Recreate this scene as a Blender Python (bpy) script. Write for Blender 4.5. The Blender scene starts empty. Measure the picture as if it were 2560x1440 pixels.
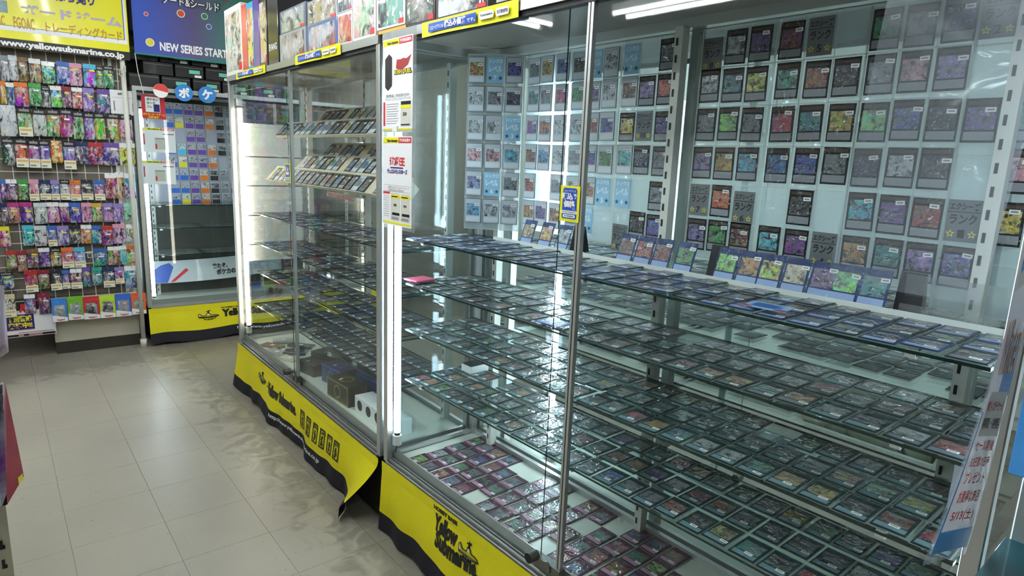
import bpy, bmesh, math, random
from mathutils import Vector, Matrix, noise
R = random.Random(7)
S = bpy.context.scene
COL = S.collection
# ------------------------------------------------------------------ camera, world, exposure
RIGHT = Vector((0.76463396, -0.64326067, 0.03937784))
DOWN = Vector((-0.09604219, -0.17415694, -0.98002309))
FWD = Vector((0.63726824, 0.745577, -0.19494647))
EYE = Vector((0, 0, 1.4409))
FPX = 1588.34
cam = bpy.data.cameras.new('camera')
cam.sensor_width = 36; cam.lens = 36 * FPX / 2560; cam.clip_start = .02
co = bpy.data.objects.new('camera', cam); COL.objects.link(co)
m = Matrix.Identity(4)
for i in range(3):
    m[i][0] = RIGHT[i]; m[i][1] = -DOWN[i]; m[i][2] = -FWD[i]; m[i][3] = EYE[i]
co.matrix_world = m
S.camera = co
w = bpy.data.worlds.new('world'); S.world = w; w.use_nodes = True
w.node_tree.nodes['Background'].inputs[0].default_value = (.75, .8, .85, 1)
w.node_tree.nodes['Background'].inputs[1].default_value = .25
S.view_settings.view_transform = 'Standard'; S.view_settings.look = 'None'
S.view_settings.gamma = 1; S.view_settings.use_curve_mapping = False
S.view_settings.exposure = 1.1
S.cycles.transparent_max_bounces = 18; S.cycles.max_bounces = 6; S.cycles.diffuse_bounces = 3; S.cycles.glossy_bounces = 3; S.cycles.adaptive_threshold = .06; S.cycles.adaptive_min_samples = 20
S.cycles.caustics_reflective = False; S.cycles.caustics_refractive = False
S.cycles.sample_clamp_indirect = 6
TUBE = 11.0        # radiance of the showcase tubes
CEIL = 24.0        # radiance of the ceiling tubes
# ------------------------------------------------------------------ materials
def lin(c):
    return tuple((x / 12.92 if x <= .04045 else ((x + .055) / 1.055) ** 2.4) for x in c)
def h(s):
    return lin(tuple(int(s[i:i + 2], 16) / 255 for i in (0, 2, 4)))
MATS = {}
def mat(name, col='808080', rough=.5, metal=0, coat=0, emit=0, spec=.5, grain=0, gscale=20, bump=0, trans=0):
    if name in MATS: return MATS[name]
    M = bpy.data.materials.new(name); M.use_nodes = True; nt = M.node_tree
    b = nt.nodes['Principled BSDF']; c = h(col) + (1,)
    b.inputs['Base Color'].default_value = c; b.inputs['Roughness'].default_value = rough
    b.inputs['Metallic'].default_value = metal; b.inputs['Coat Weight'].default_value = coat
    b.inputs['Coat Roughness'].default_value = .06; b.inputs['Specular IOR Level'].default_value = spec
    if emit:
        b.inputs['Emission Color'].default_value = c; b.inputs['Emission Strength'].default_value = emit
    if grain or bump:
        tc = nt.nodes.new('ShaderNodeTexCoord'); n = nt.nodes.new('ShaderNodeTexNoise')
        n.inputs['Scale'].default_value = gscale; n.inputs['Detail'].default_value = 4
        nt.links.new(tc.outputs['Object'], n.inputs['Vector'])
        if grain:
            mx = nt.nodes.new('ShaderNodeMix'); mx.data_type = 'RGBA'
            mx.inputs[6].default_value = tuple(x * (1 - grain) for x in c[:3]) + (1,)
            mx.inputs[7].default_value = tuple(min(1, x * (1 + grain)) for x in c[:3]) + (1,)
            nt.links.new(n.outputs['Fac'], mx.inputs[0]); nt.links.new(mx.outputs[2], b.inputs['Base Color'])
        if bump:
            bp = nt.nodes.new('ShaderNodeBump'); bp.inputs['Strength'].default_value = bump; bp.inputs['Distance'].default_value = .01
            nt.links.new(n.outputs['Fac'], bp.inputs['Height']); nt.links.new(bp.outputs[0], b.inputs['Normal'])
    MATS[name] = M
    return M
def mix_clear(name, tint, body=0.0, bodycol='ffffff', f0=.04, rough=.02, bump=0, bscale=15, power=5):
    """thin clear sheet: transparency, a share of milky body, and a Schlick reflection"""
    M = bpy.data.materials.new(name); M.use_nodes = True; nt = M.node_tree; N = nt.nodes; L = nt.links
    N.remove(N['Principled BSDF']); out = N['Material Output']
    tr = N.new('ShaderNodeBsdfTransparent'); tr.inputs[0].default_value = tint + (1,)
    base = tr.outputs[0]
    if body:
        d = N.new('ShaderNodeBsdfDiffuse'); d.inputs[0].default_value = h(bodycol) + (1,)
        t = N.new('ShaderNodeBsdfTranslucent'); t.inputs[0].default_value = h(bodycol) + (1,)
        a = N.new('ShaderNodeMixShader'); a.inputs[0].default_value = .5
        L.new(d.outputs[0], a.inputs[1]); L.new(t.outputs[0], a.inputs[2])
        mx = N.new('ShaderNodeMixShader'); mx.inputs[0].default_value = body
        L.new(base, mx.inputs[1]); L.new(a.outputs[0], mx.inputs[2]); base = mx.outputs[0]
    g = N.new('ShaderNodeBsdfGlossy'); g.inputs['Roughness'].default_value = rough
    lw = N.new('ShaderNodeLayerWeight'); lw.inputs['Blend'].default_value = .5
    p = N.new('ShaderNodeMath'); p.operation = 'POWER'; p.inputs[1].default_value = power; L.new(lw.outputs['Facing'], p.inputs[0])
    ma = N.new('ShaderNodeMath'); ma.operation = 'MULTIPLY_ADD'; ma.inputs[1].default_value = .9 - f0; ma.inputs[2].default_value = f0
    L.new(p.outputs[0], ma.inputs[0])
    if bump:
        tc = N.new('ShaderNodeTexCoord'); n = N.new('ShaderNodeTexNoise'); n.inputs['Scale'].default_value = bscale
        n.inputs['Distortion'].default_value = 1.5; n.inputs['Detail'].default_value = 1
        L.new(tc.outputs['Object'], n.inputs['Vector'])
        bp = N.new('ShaderNodeBump'); bp.inputs['Strength'].default_value = bump; bp.inputs['Distance'].default_value = .02
        L.new(n.outputs['Fac'], bp.inputs['Height']); L.new(bp.outputs[0], g.inputs['Normal'])
    ms = N.new('ShaderNodeMixShader'); L.new(ma.outputs[0], ms.inputs[0]); L.new(base, ms.inputs[1]); L.new(g.outputs[0], ms.inputs[2])
    L.new(ms.outputs[0], out.inputs[0])
    MATS[name] = M
    return M
def art_mat(name, scale, coat=1.0, wr=.5, wscale=28, light=.5, rough=.45, sat=.85, val=1.0, hue=(.38, .64), wash=.8):
    """printed picture: the object's own colour broken into darks, lights and a second hue"""
    M = bpy.data.materials.new(name); M.use_nodes = True; nt = M.node_tree; N = nt.nodes; L = nt.links
    b = N['Principled BSDF']; b.inputs['Roughness'].default_value = rough
    oi = N.new('ShaderNodeObjectInfo'); tc = N.new('ShaderNodeTexCoord')
    off = N.new('ShaderNodeVectorMath'); off.operation = 'SCALE'; off.inputs[0].default_value = (37, 91, 53); L.new(oi.outputs['Random'], off.inputs['Scale'])
    ad = N.new('ShaderNodeVectorMath'); ad.operation = 'ADD'
    sc = N.new('ShaderNodeVectorMath'); sc.operation = 'SCALE'; sc.inputs['Scale'].default_value = scale
    L.new(tc.outputs['Object'], sc.inputs[0]); L.new(sc.outputs[0], ad.inputs[0]); L.new(off.outputs[0], ad.inputs[1])
    def ns(s, d, dist, shift):
        n = N.new('ShaderNodeTexNoise'); n.inputs['Scale'].default_value = s; n.inputs['Detail'].default_value = d; n.inputs['Distortion'].default_value = dist; n.inputs['Roughness'].default_value = .62
        v = N.new('ShaderNodeVectorMath'); v.operation = 'ADD'; v.inputs[1].default_value = (shift, shift, shift)
        L.new(ad.outputs[0], v.inputs[0]); L.new(v.outputs[0], n.inputs['Vector']); return n.outputs['Fac']
    def ramp(src, a, bb):
        r = N.new('ShaderNodeMapRange'); r.inputs['From Min'].default_value = a; r.inputs['From Max'].default_value = bb
        L.new(src, r.inputs[0]); return r.outputs[0]
    def mixc(f, A, B):
        x = N.new('ShaderNodeMix'); x.data_type = 'RGBA'; L.new(f, x.inputs[0])
        for s_, v in ((6, A), (7, B)):
            if isinstance(v, tuple): x.inputs[s_].default_value = v
            else: L.new(v, x.inputs[s_])
        return x.outputs[2]
    hs = N.new('ShaderNodeHueSaturation'); hs.inputs['Saturation'].default_value = sat
    ds = N.new('ShaderNodeHueSaturation'); ds.inputs['Saturation'].default_value = sat; ds.inputs['Value'].default_value = val; L.new(oi.outputs['Color'], ds.inputs['Color']); L.new(ds.outputs[0], hs.inputs['Color'])
    hm = N.new('ShaderNodeMapRange'); hm.inputs['To Min'].default_value = hue[0]; hm.inputs['To Max'].default_value = hue[1]; L.new(oi.outputs['Random'], hm.inputs[0]); L.new(hm.outputs[0], hs.inputs['Hue'])
    c0 = mixc(ramp(ns(.5, 3, .3, 5), .4, .65), ds.outputs[0], (light * wash, light * wash, light * wash, 1))
    c1 = mixc(ramp(ns(.8, 5, .6, 0), .47, .6), c0, hs.outputs[0])
    c2 = mixc(ramp(ns(1.1, 6, .7, 17), .5, .62), c1, (.012, .012, .02, 1))
    c3 = mixc(ramp(ns(2.2, 5, .8, 41), .58, .68), c2, (light, light, light * .97, 1))
    L.new(c3, b.inputs['Base Color'])
    b.inputs['Coat Weight'].default_value = coat; b.inputs['Coat Roughness'].default_value = .09
    if wr:
        n = N.new('ShaderNodeTexNoise'); n.inputs['Scale'].default_value = wscale / scale; n.inputs['Distortion'].default_value = 2.5; n.inputs['Detail'].default_value = 1
        L.new(ad.outputs[0], n.inputs['Vector'])
        bp = N.new('ShaderNodeBump'); bp.inputs['Strength'].default_value = wr; bp.inputs['Distance'].default_value = .02
        L.new(n.outputs['Fac'], bp.inputs['Height']); L.new(bp.outputs[0], b.inputs['Coat Normal'])
    MATS[name] = M
    return M
def film(name, col, wr=.5, wscale=28, rough=.5, objcol=False):
    """plain printed colour under a wrinkled clear sleeve"""
    M = mat(name, col, rough, coat=.42, spec=.25); nt = M.node_tree; N = nt.nodes; L = nt.links; b = N['Principled BSDF']
    b.inputs['Coat Roughness'].default_value = .09
    oi = N.new('ShaderNodeObjectInfo'); tc = N.new('ShaderNodeTexCoord')
    off = N.new('ShaderNodeVectorMath'); off.operation = 'SCALE'; off.inputs[0].default_value = (37, 91, 53); L.new(oi.outputs['Random'], off.inputs['Scale'])
    ad = N.new('ShaderNodeVectorMath'); ad.operation = 'ADD'; L.new(tc.outputs['Object'], ad.inputs[0]); L.new(off.outputs[0], ad.inputs[1])
    n = N.new('ShaderNodeTexNoise'); n.inputs['Scale'].default_value = wscale; n.inputs['Distortion'].default_value = 2.5; n.inputs['Detail'].default_value = 1
    L.new(ad.outputs[0], n.inputs['Vector'])
    bp = N.new('ShaderNodeBump'); bp.inputs['Strength'].default_value = wr; bp.inputs['Distance'].default_value = .02
    L.new(n.outputs['Fac'], bp.inputs['Height']); L.new(bp.outputs[0], b.inputs['Coat Normal'])
    if objcol: L.new(oi.outputs['Color'], b.inputs['Base Color'])
    return M
ALU = mat('aluminium', 'c4c8c6', .33, .75); ALUD = mat('dark aluminium', '77776f', .35, .8); BLACK = mat('black rubber', '0c0c0e', .6)
WHITE = mat('white plastic', 'e9ece6', .4); PANEL = mat('white laminate', 'd3dacb', .35); OFFW = mat('off white steel', 'd8d8ce', .45)
PAPER = mat('white paper', 'f0f0f2', .5, coat=.6); GREY = mat('grey steel', '9a9c98', .4, .3); DARK = mat('dark board', '1a1b1f', .6)
YEL = mat('yellow cloth', 'd8cf04', .62, grain=.06, gscale=60); YELP = mat('yellow print', 'eae41a', .35, coat=.4); BLK = mat('black print', '141418', .45)
WHT = mat('white print', 'f4f4f4', .45); BLUP = mat('blue print', '1b4fae', .4); REDP = mat('red print', 'c8222c', .45); GOLD = mat('gold print', 'b98a22', .4)
LAV = mat('lavender print', 'b9aec9', .4); PURP = mat('purple print', '2c1c6e', .45); GRP = mat('grey print', '8b8c8f', .5); TEALT = mat('teal tag', '6fc7b0', .5)
NAVYC = mat('navy cloth', '15151f', .8); LBL = mat('price label paper', 'eeeeea', .5); YLBL = mat('yellow price label', 'f1e21c', .5)
CREAM = mat('cream tag', 'e6e6cf', .5); SILV = mat('silver card', 'a9adb2', .4)
GLASS = mix_clear('clear glass', (.955, .985, .99), f0=.018)
SHELFG = mix_clear('shelf glass', (.87, .94, .935), f0=.05)
EDGE = mat('glass edge', '0d2b25', .15, coat=.5); EDGEL = mat('pale glass edge', '2f7a68', .2, coat=.5)
POCKET = mix_clear('pocket film', (.96, .98, .97), body=.6, bodycol='dfe9f0', f0=.06, rough=.12, bump=.5, bscale=12)
HAZE = mix_clear('clear vinyl', (.97, .98, 1), body=.2, bodycol='e6ecf6', f0=.05, rough=.15, bump=.35, bscale=5)
SEAM = mix_clear('welded seam', (.97, .98, .97), body=.7, bodycol='f2f6f2', f0=.12, rough=.15)
SLEEVE = mix_clear('card sleeve', (.9, .93, .92), body=.55, bodycol='b4beb9', f0=.08, rough=.12, bump=.6, bscale=30)
CLEARP = mix_clear('clear plastic', (.93, .95, .95), body=.12, bodycol='ffffff', f0=.07, rough=.08, bump=.3, bscale=9)
TUBEM = mat('lit tube', 'e4f4ff', .4, emit=TUBE); TUBEW = mat('warm lit tube', 'fff2da', .4, emit=TUBE); TUBEB = mat('bright lit tube', 'eaf6ff', .4, emit=TUBE * 2.2); TUBED = mat('dim lit tube', 'e4f2ff', .4, emit=TUBE * .35); CEILM = mat('lit ceiling tube', 'f6fbff', .4, emit=CEIL)
ART = art_mat('card picture', 75, coat=.6, light=.5, sat=.95, val=.8, wash=.25); ARTF = art_mat('flat card picture', 62, wr=.35, light=.26, sat=.95, val=.5, wash=.5); PACKA = art_mat('pack picture', 3.4, coat=.5, wr=.25, wscale=4, light=.85, hue=(.2, .85), sat=1.15, val=.9); BOXA = art_mat('box picture', 12, coat=.9, wr=.25, wscale=8, light=.8, hue=(.1, .9), sat=.9, val=.9)
# ------------------------------------------------------------------ object helpers
class Fr:
    """a set of axes standing in the room: X into the furniture, Y along it (to the viewer's left), Z up"""
    def __init__(s, o, a): s.M = Matrix.Translation(Vector(o)) @ Matrix.Rotation(a, 4, 'Z'); s.I = s.M.inverted()
W0 = Fr((0, 0, 0), 0)
RC = Fr((1.127, .19, 0), 0); LC = Fr((1.127, 2.076, 0), -.028)
BW = Fr((.8685, 5.159, 0), math.radians(86.56)); BC = Fr(BW.M @ Vector((0, -1.895, 0)), math.radians(86.56))
BK = Fr((2.01, 2.045, 0), math.pi)
def at(F, u, v, lx):
    """where the sight line through picture point (u, v) meets the plane X = lx of frame F, as frame Y and Z"""
    d = RIGHT * ((u - 1280) / FPX) + DOWN * ((v - 720) / FPX) + FWD
    o = F.I @ EYE; q = F.I.to_3x3() @ d; t = (lx - o.x) / q.x; p = o + q * t
    return p.y, p.z
def link(name, data, parent=None):
    o = bpy.data.objects.new(name, data); COL.objects.link(o)
    if parent is not None: o.parent = parent
    return o
def tag(o, label=None, cat=None, group=None, kind=None):
    if label: o['label'] = label
    if cat: o['category'] = cat
    if group: o['group'] = group
    if kind: o['kind'] = kind
    return o
def empty(name, F, loc=(0, 0, 0), label=None, cat=None, group=None, rot=None):
    o = link(name, None); o.empty_display_size = .05
    o.matrix_world = F.M @ Matrix.Translation(Vector(loc)) @ (rot or Matrix.Identity(4))
    return tag(o, label, cat, group)
class MB:
    def __init__(s): s.v = []; s.f = []; s.m = []
    def face(s, pts, mi=0):
        n = len(s.v); s.v += [tuple(p) for p in pts]; s.f.append(tuple(range(n, n + len(pts)))); s.m.append(mi)
    def box(s, a, b, mi=0, top=None, xf=None):
        (x0, y0, z0), (x1, y1, z1) = a, b
        P = [Vector(p) for p in ((x0, y0, z0), (x1, y0, z0), (x1, y1, z0), (x0, y1, z0), (x0, y0, z1), (x1, y0, z1), (x1, y1, z1), (x0, y1, z1))]
        if xf: P = [xf @ p for p in P]
        n = len(s.v); s.v += [tuple(p) for p in P]
        for k, q in enumerate(((3, 2, 1, 0), (4, 5, 6, 7), (0, 1, 5, 4), (1, 2, 6, 5), (2, 3, 7, 6), (3, 0, 4, 7))):
            s.f.append(tuple(n + i for i in q)); s.m.append(top if (top is not None and k == 1) else mi)
        return s
    def cyl(s, p, q, r, mi=0, n=12, r2=None, capmi=None):
        p, q = Vector(p), Vector(q); d = (q - p).normalized(); a = d.orthogonal().normalized(); b = d.cross(a); k = len(s.v); r2 = r if r2 is None else r2
        for c, rr in ((p, r), (q, r2)):
            for i in range(n):
                t = 2 * math.pi * i / n; s.v.append(tuple(c + (a * math.cos(t) + b * math.sin(t)) * rr))
        for i in range(n):
            j = (i + 1) % n; s.f.append((k + i, k + j, k + n + j, k + n + i)); s.m.append(mi)
        s.f.append(tuple(k + i for i in reversed(range(n)))); s.f.append(tuple(k + n + i for i in range(n))); s.m += [mi if capmi is None else capmi] * 2
        return s
    def grid(s, fn, nu, nv, mi=0):
        k = len(s.v)
        for j in range(nv + 1):
            for i in range(nu + 1): s.v.append(tuple(fn(i / nu, j / nv)))
        for j in range(nv):
            for i in range(nu):
                a = k + j * (nu + 1) + i; s.f.append((a, a + 1, a + nu + 2, a + nu + 1)); s.m.append(mi)
        return s
    def path(s, pts, r, mi=0, n=6):
        for a, b in zip(pts, pts[1:]): s.cyl(a, b, r, mi, n)
        return s
    def mesh(s, name, mats, smooth=False):
        me = bpy.data.meshes.new(name); me.from_pydata(s.v, [], s.f)
        for x in (mats if isinstance(mats, (list, tuple)) else [mats]): me.materials.append(x)
        me.polygons.foreach_set('material_index', s.m)
        if smooth: me.polygons.foreach_set('use_smooth', [True] * len(s.f))
        me.update(); return me
    def build(s, name, mats, parent=None, smooth=False, bev=0):
        me = s.mesh(name, mats, smooth)
        if bev:
            bm = bmesh.new(); bm.from_mesh(me); bmesh.ops.remove_doubles(bm, verts=bm.verts, dist=1e-6)
            bmesh.ops.bevel(bm, geom=bm.edges[:], offset=bev, segments=1, affect='EDGES'); bm.to_mesh(me); bm.free()
        return link(name, me, parent)
_tc = bpy.data.curves.new('type', 'FONT'); _to = bpy.data.objects.new('type', _tc); COL.objects.link(_to)
_tcache = {}
def glyphs(body, bold):
    k = (body, bold)
    if k not in _tcache:
        _tc.body = body; _tc.offset = bold; _tc.resolution_u = 2
        bpy.context.view_layer.update()
        me = bpy.data.meshes.new_from_object(_to.evaluated_get(bpy.context.evaluated_depsgraph_get()))
        V = [v.co.copy() for v in me.vertices]; Fs = [tuple(p.vertices) for p in me.polygons]
        x0, x1 = min(v.x for v in V), max(v.x for v in V); y0, y1 = min(v.y for v in V), max(v.y for v in V)
        _tcache[k] = ([((v.x - x0) / (x1 - x0), (v.y - y0) / (y1 - y0)) for v in V], Fs); bpy.data.meshes.remove(me)
    return _tcache[k]
def text(body, parent, m_, fn, bold=.02, name='lettering'):
    """lettering laid through fn(u, v) -> point in the parent's axes; u runs along the line, v up"""
    uv, Fs = glyphs(body, bold)
    me = bpy.data.meshes.new(name); me.from_pydata([tuple(fn(u, v)) for u, v in uv], [], Fs); me.materials.append(m_); me.update()
    return link(name, me, parent)
def flat(lx, y0, y1, z0, z1, slope=0):
    """front-facing rectangle: y0 is the edge at the viewer's left (large Y)"""
    return lambda u, v: (lx, y0 + (y1 - y0) * u, z0 + (z1 - z0) * v + slope * u)
def quad(mb, fn, u0, u1, v0, v1, mi=0):
    mb.face([fn(u0, v0), fn(u1, v0), fn(u1, v1), fn(u0, v1)], mi)
ORD = 'first second third fourth fifth sixth seventh eighth ninth tenth eleventh twelfth thirteenth fourteenth fifteenth sixteenth seventeenth eighteenth nineteenth twentieth twenty-first twenty-second twenty-third twenty-fourth twenty-fifth twenty-sixth twenty-seventh'.split()
# ------------------------------------------------------------------ room
def structure(name, mb, m_, parent=None):
    o = mb.build(name, m_, parent)
    if parent is None: o['kind'] = 'structure'
    return o
def floor_mat():
    M = mat('vinyl floor', '8d8a7e', .3); nt = M.node_tree; N = nt.nodes; L = nt.links; b = N['Principled BSDF']
    g = N.new('ShaderNodeNewGeometry'); oi = N.new('ShaderNodeObjectInfo')
    def ns(s, d, w_=0):
        n = N.new('ShaderNodeTexNoise'); n.inputs['Scale'].default_value = s; n.inputs['Detail'].default_value = d; n.inputs['Distortion'].default_value = w_
        L.new(g.outputs['Position'], n.inputs['Vector']); return n.outputs['Fac']
    def mr(src, a, bb, c=0, d=1):
        r = N.new('ShaderNodeMapRange'); r.inputs['From Min'].default_value = a; r.inputs['From Max'].default_value = bb; r.inputs['To Min'].default_value = c; r.inputs['To Max'].default_value = d
        L.new(src, r.inputs[0]); return r.outputs[0]
    def mix(f, A, B):
        x = N.new('ShaderNodeMix'); x.data_type = 'RGBA'; L.new(f, x.inputs[0])
        for s_, v in ((6, A), (7, B)):
            if isinstance(v, str): x.inputs[s_].default_value = h(v) + (1,)
            else: L.new(v, x.inputs[s_])
        return x.outputs[2]
    c = mix(mr(ns(1.1, 3), .35, .65), 'a09b90', 'b0ac9d')
    c = mix(mr(oi.outputs['Random'], 0, 1, 0, .1), c, 'b6b4a6')
    c = mix(mr(ns(260, 2), .62, .75, 0, .35), c, 'c4c1b6')
    c = mix(mr(ns(55, 3), .68, .72, 0, .5), c, '5e5a50')
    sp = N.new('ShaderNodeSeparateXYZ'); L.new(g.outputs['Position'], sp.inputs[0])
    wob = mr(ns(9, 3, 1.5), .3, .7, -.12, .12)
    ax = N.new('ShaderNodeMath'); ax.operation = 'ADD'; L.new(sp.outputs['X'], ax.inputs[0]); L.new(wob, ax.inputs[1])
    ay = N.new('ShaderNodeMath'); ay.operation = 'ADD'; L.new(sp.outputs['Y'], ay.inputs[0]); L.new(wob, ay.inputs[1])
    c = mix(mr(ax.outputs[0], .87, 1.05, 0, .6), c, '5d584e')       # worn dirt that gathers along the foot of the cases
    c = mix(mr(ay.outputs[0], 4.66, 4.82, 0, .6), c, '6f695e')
    L.new(c, b.inputs['Base Color'])
    b.inputs['Roughness'].default_value = .34
    bp = N.new('ShaderNodeBump'); bp.inputs['Strength'].default_value = .05; bp.inputs['Distance'].default_value = .01
    L.new(ns(3, 1), bp.inputs['Height']); L.new(bp.outputs[0], b.inputs['Normal'])
    return M
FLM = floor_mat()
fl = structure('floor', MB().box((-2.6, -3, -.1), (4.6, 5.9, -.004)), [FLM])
a_t = -.01826; T0 = Vector((2.36042 * .303, 6.53187 * .303, 0))
tdx = Vector((math.cos(a_t), math.sin(a_t), 0)); tdy = Vector((-math.sin(a_t), math.cos(a_t), 0))
# tile axes are turned a little against the case row
org = tdx * T0.x + tdy * T0.y
tm = MB(); e = .0005; bv = .0003; q = .303
tm.box((e, e, -.004), (q - e, q - e, 0))
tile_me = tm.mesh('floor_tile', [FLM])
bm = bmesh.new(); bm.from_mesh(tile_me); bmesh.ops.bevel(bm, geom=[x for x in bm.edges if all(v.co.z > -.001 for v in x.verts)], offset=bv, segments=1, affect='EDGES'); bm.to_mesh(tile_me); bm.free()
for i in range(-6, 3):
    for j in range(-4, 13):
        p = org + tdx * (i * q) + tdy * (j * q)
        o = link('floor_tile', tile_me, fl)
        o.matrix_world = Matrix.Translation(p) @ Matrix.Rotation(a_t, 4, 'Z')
WALLM = mat('painted wall', '8b857a', .7, grain=.05, gscale=3); WALLW = mat('white wall', 'd6d6cf', .7); CEILMAT = mat('ceiling board', 'd9d9d2', .8, grain=.04, gscale=8)
structure('wall_back', MB().box((-2.6, 5.75, 0), (4.6, 5.9, 2.62)), [WALLM])
structure('wall_left', MB().box((-2.7, -3, 0), (-2.6, 5.9, 2.62)), [mat('dark shop wall', '6a675f', .7)])
structure('wall_right', MB().box((4.6, -3, 0), (4.7, 5.9, 2.62)), [mat('pale green wall', 'dfe4dc', .7)])
structure('wall_front', MB().box((-2.7, -3.1, 0), (4.7, -3, 2.62)), [MATS['dark shop wall']])
structure('ceiling', MB().box((-2.7, -3.1, 2.62), (4.7, 5.9, 2.7)), [CEILMAT])
def ceiling_light(x, y, ang, ln, label):
    F = Fr((x, y, 2.62), ang); t = empty('ceiling_light', F, (0, 0, 0), label, 'light', 'ceiling tube lights')
    b = MB(); b.box((-.11, -ln / 2 - .03, -.03), (.11, ln / 2 + .03, 0)); b.box((-.05, -ln / 2, -.07), (.05, ln / 2, -.03)); b.build('lamp_body', WHITE, t)
    for sx in (-.075, .075):
        MB().cyl((sx, -ln / 2, -.085), (sx, ln / 2, -.085), .0165, 0, 12).build('tube', CEILM, t, True)
        for yy in (-ln / 2, ln / 2): MB().box((sx - .018, yy - .012, -.11), (sx + .018, yy + .012, -.03)).build('tube_holder', WHITE, t)
ceiling_light(-1.18, 4.05, math.pi / 2, .5, 'short twin-tube ceiling light over the far end of the shop, turned across the aisle')
ceiling_light(-1.5, 2.75, 0, 1.2, 'twin-tube ceiling light above the opposite shelving, along the aisle')
ceiling_light(-1.5, 1.1, 0, 1.2, 'twin-tube ceiling light along the aisle, second beside the opposite shelving')
ceiling_light(.35, 3.9, 0, 1.2, 'twin-tube ceiling light over the aisle by the card grid')
ceiling_light(.35, 1.9, 0, 1.2, 'twin-tube ceiling light over the middle of the aisle')
ceiling_light(.35, -.6, 0, 1.2, 'unseen twin-tube ceiling light added for fill over the aisle behind the viewer')  # unseen fixture, added as fill light from behind the camera
ceiling_light(3.0, 2.6, 0, 1.2, 'unseen twin-tube ceiling light added for fill over the next aisle beyond the cases')  # out of view, added to fill the room beyond the cases
ceiling_light(3.5, 4.5, 0, 1.2, 'twin-tube light added to brighten the wall by the far corner of the next aisle')  # added lamp: brightens the wall seen through the peeling-skirt showcase
ceiling_light(3.0, .6, 0, 1.2, 'unseen twin-tube ceiling light added for fill over the next aisle, by the entrance end')  # another unseen fixture added for fill light
# ------------------------------------------------------------------ showcases
def submarine(parent, S_, y0, wd, z0, hh):
    """outline emblem of a small submarine: hull, keel tanks, bridge, periscopes, tail fin"""
    P = lambda a, b: S_(y0 - wd * a, z0 + hh * b, .002)
    k = .0021 * (wd / .13)
    b = MB()
    def ln(pts): b.path([P(*p) for p in pts], k, 0, 5)
    ln([(.02, .62), (.05, .3), (.2, .3), (.5, .22), (.85, .3), (1, .34), (.93, .45), (.8, .5), (.62, .5), (.56, .68), (.42, .68), (.4, .5), (.2, .48), (.08, .7), (.02, .62)])
    ln([(.05, .38), (.45, .33), (.95, .36)])
    ln([(.25, .3), (.28, .12), (.42, .05), (.62, .04), (.82, .14), (.86, .3)]); ln([(.5, .25), (.5, .05)]); ln([(.62, .24), (.64, .05)])
    ln([(.48, .68), (.47, .85), (.42, .9), (.4, .84)]); ln([(.52, .68), (.53, .92), (.58, .96), (.62, .88)]); ln([(.5, .7), (.5, 1)])
    b.build('emblem', BLK, parent)
    c = MB(); c.face([P(.43, .5), P(.52, .5), P(.52, .66), P(.43, .66)]); c.face([P(.02, .62), P(.05, .36), P(.1, .36), P(.07, .68)]); c.build('emblem_window', WHT, parent)
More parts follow.
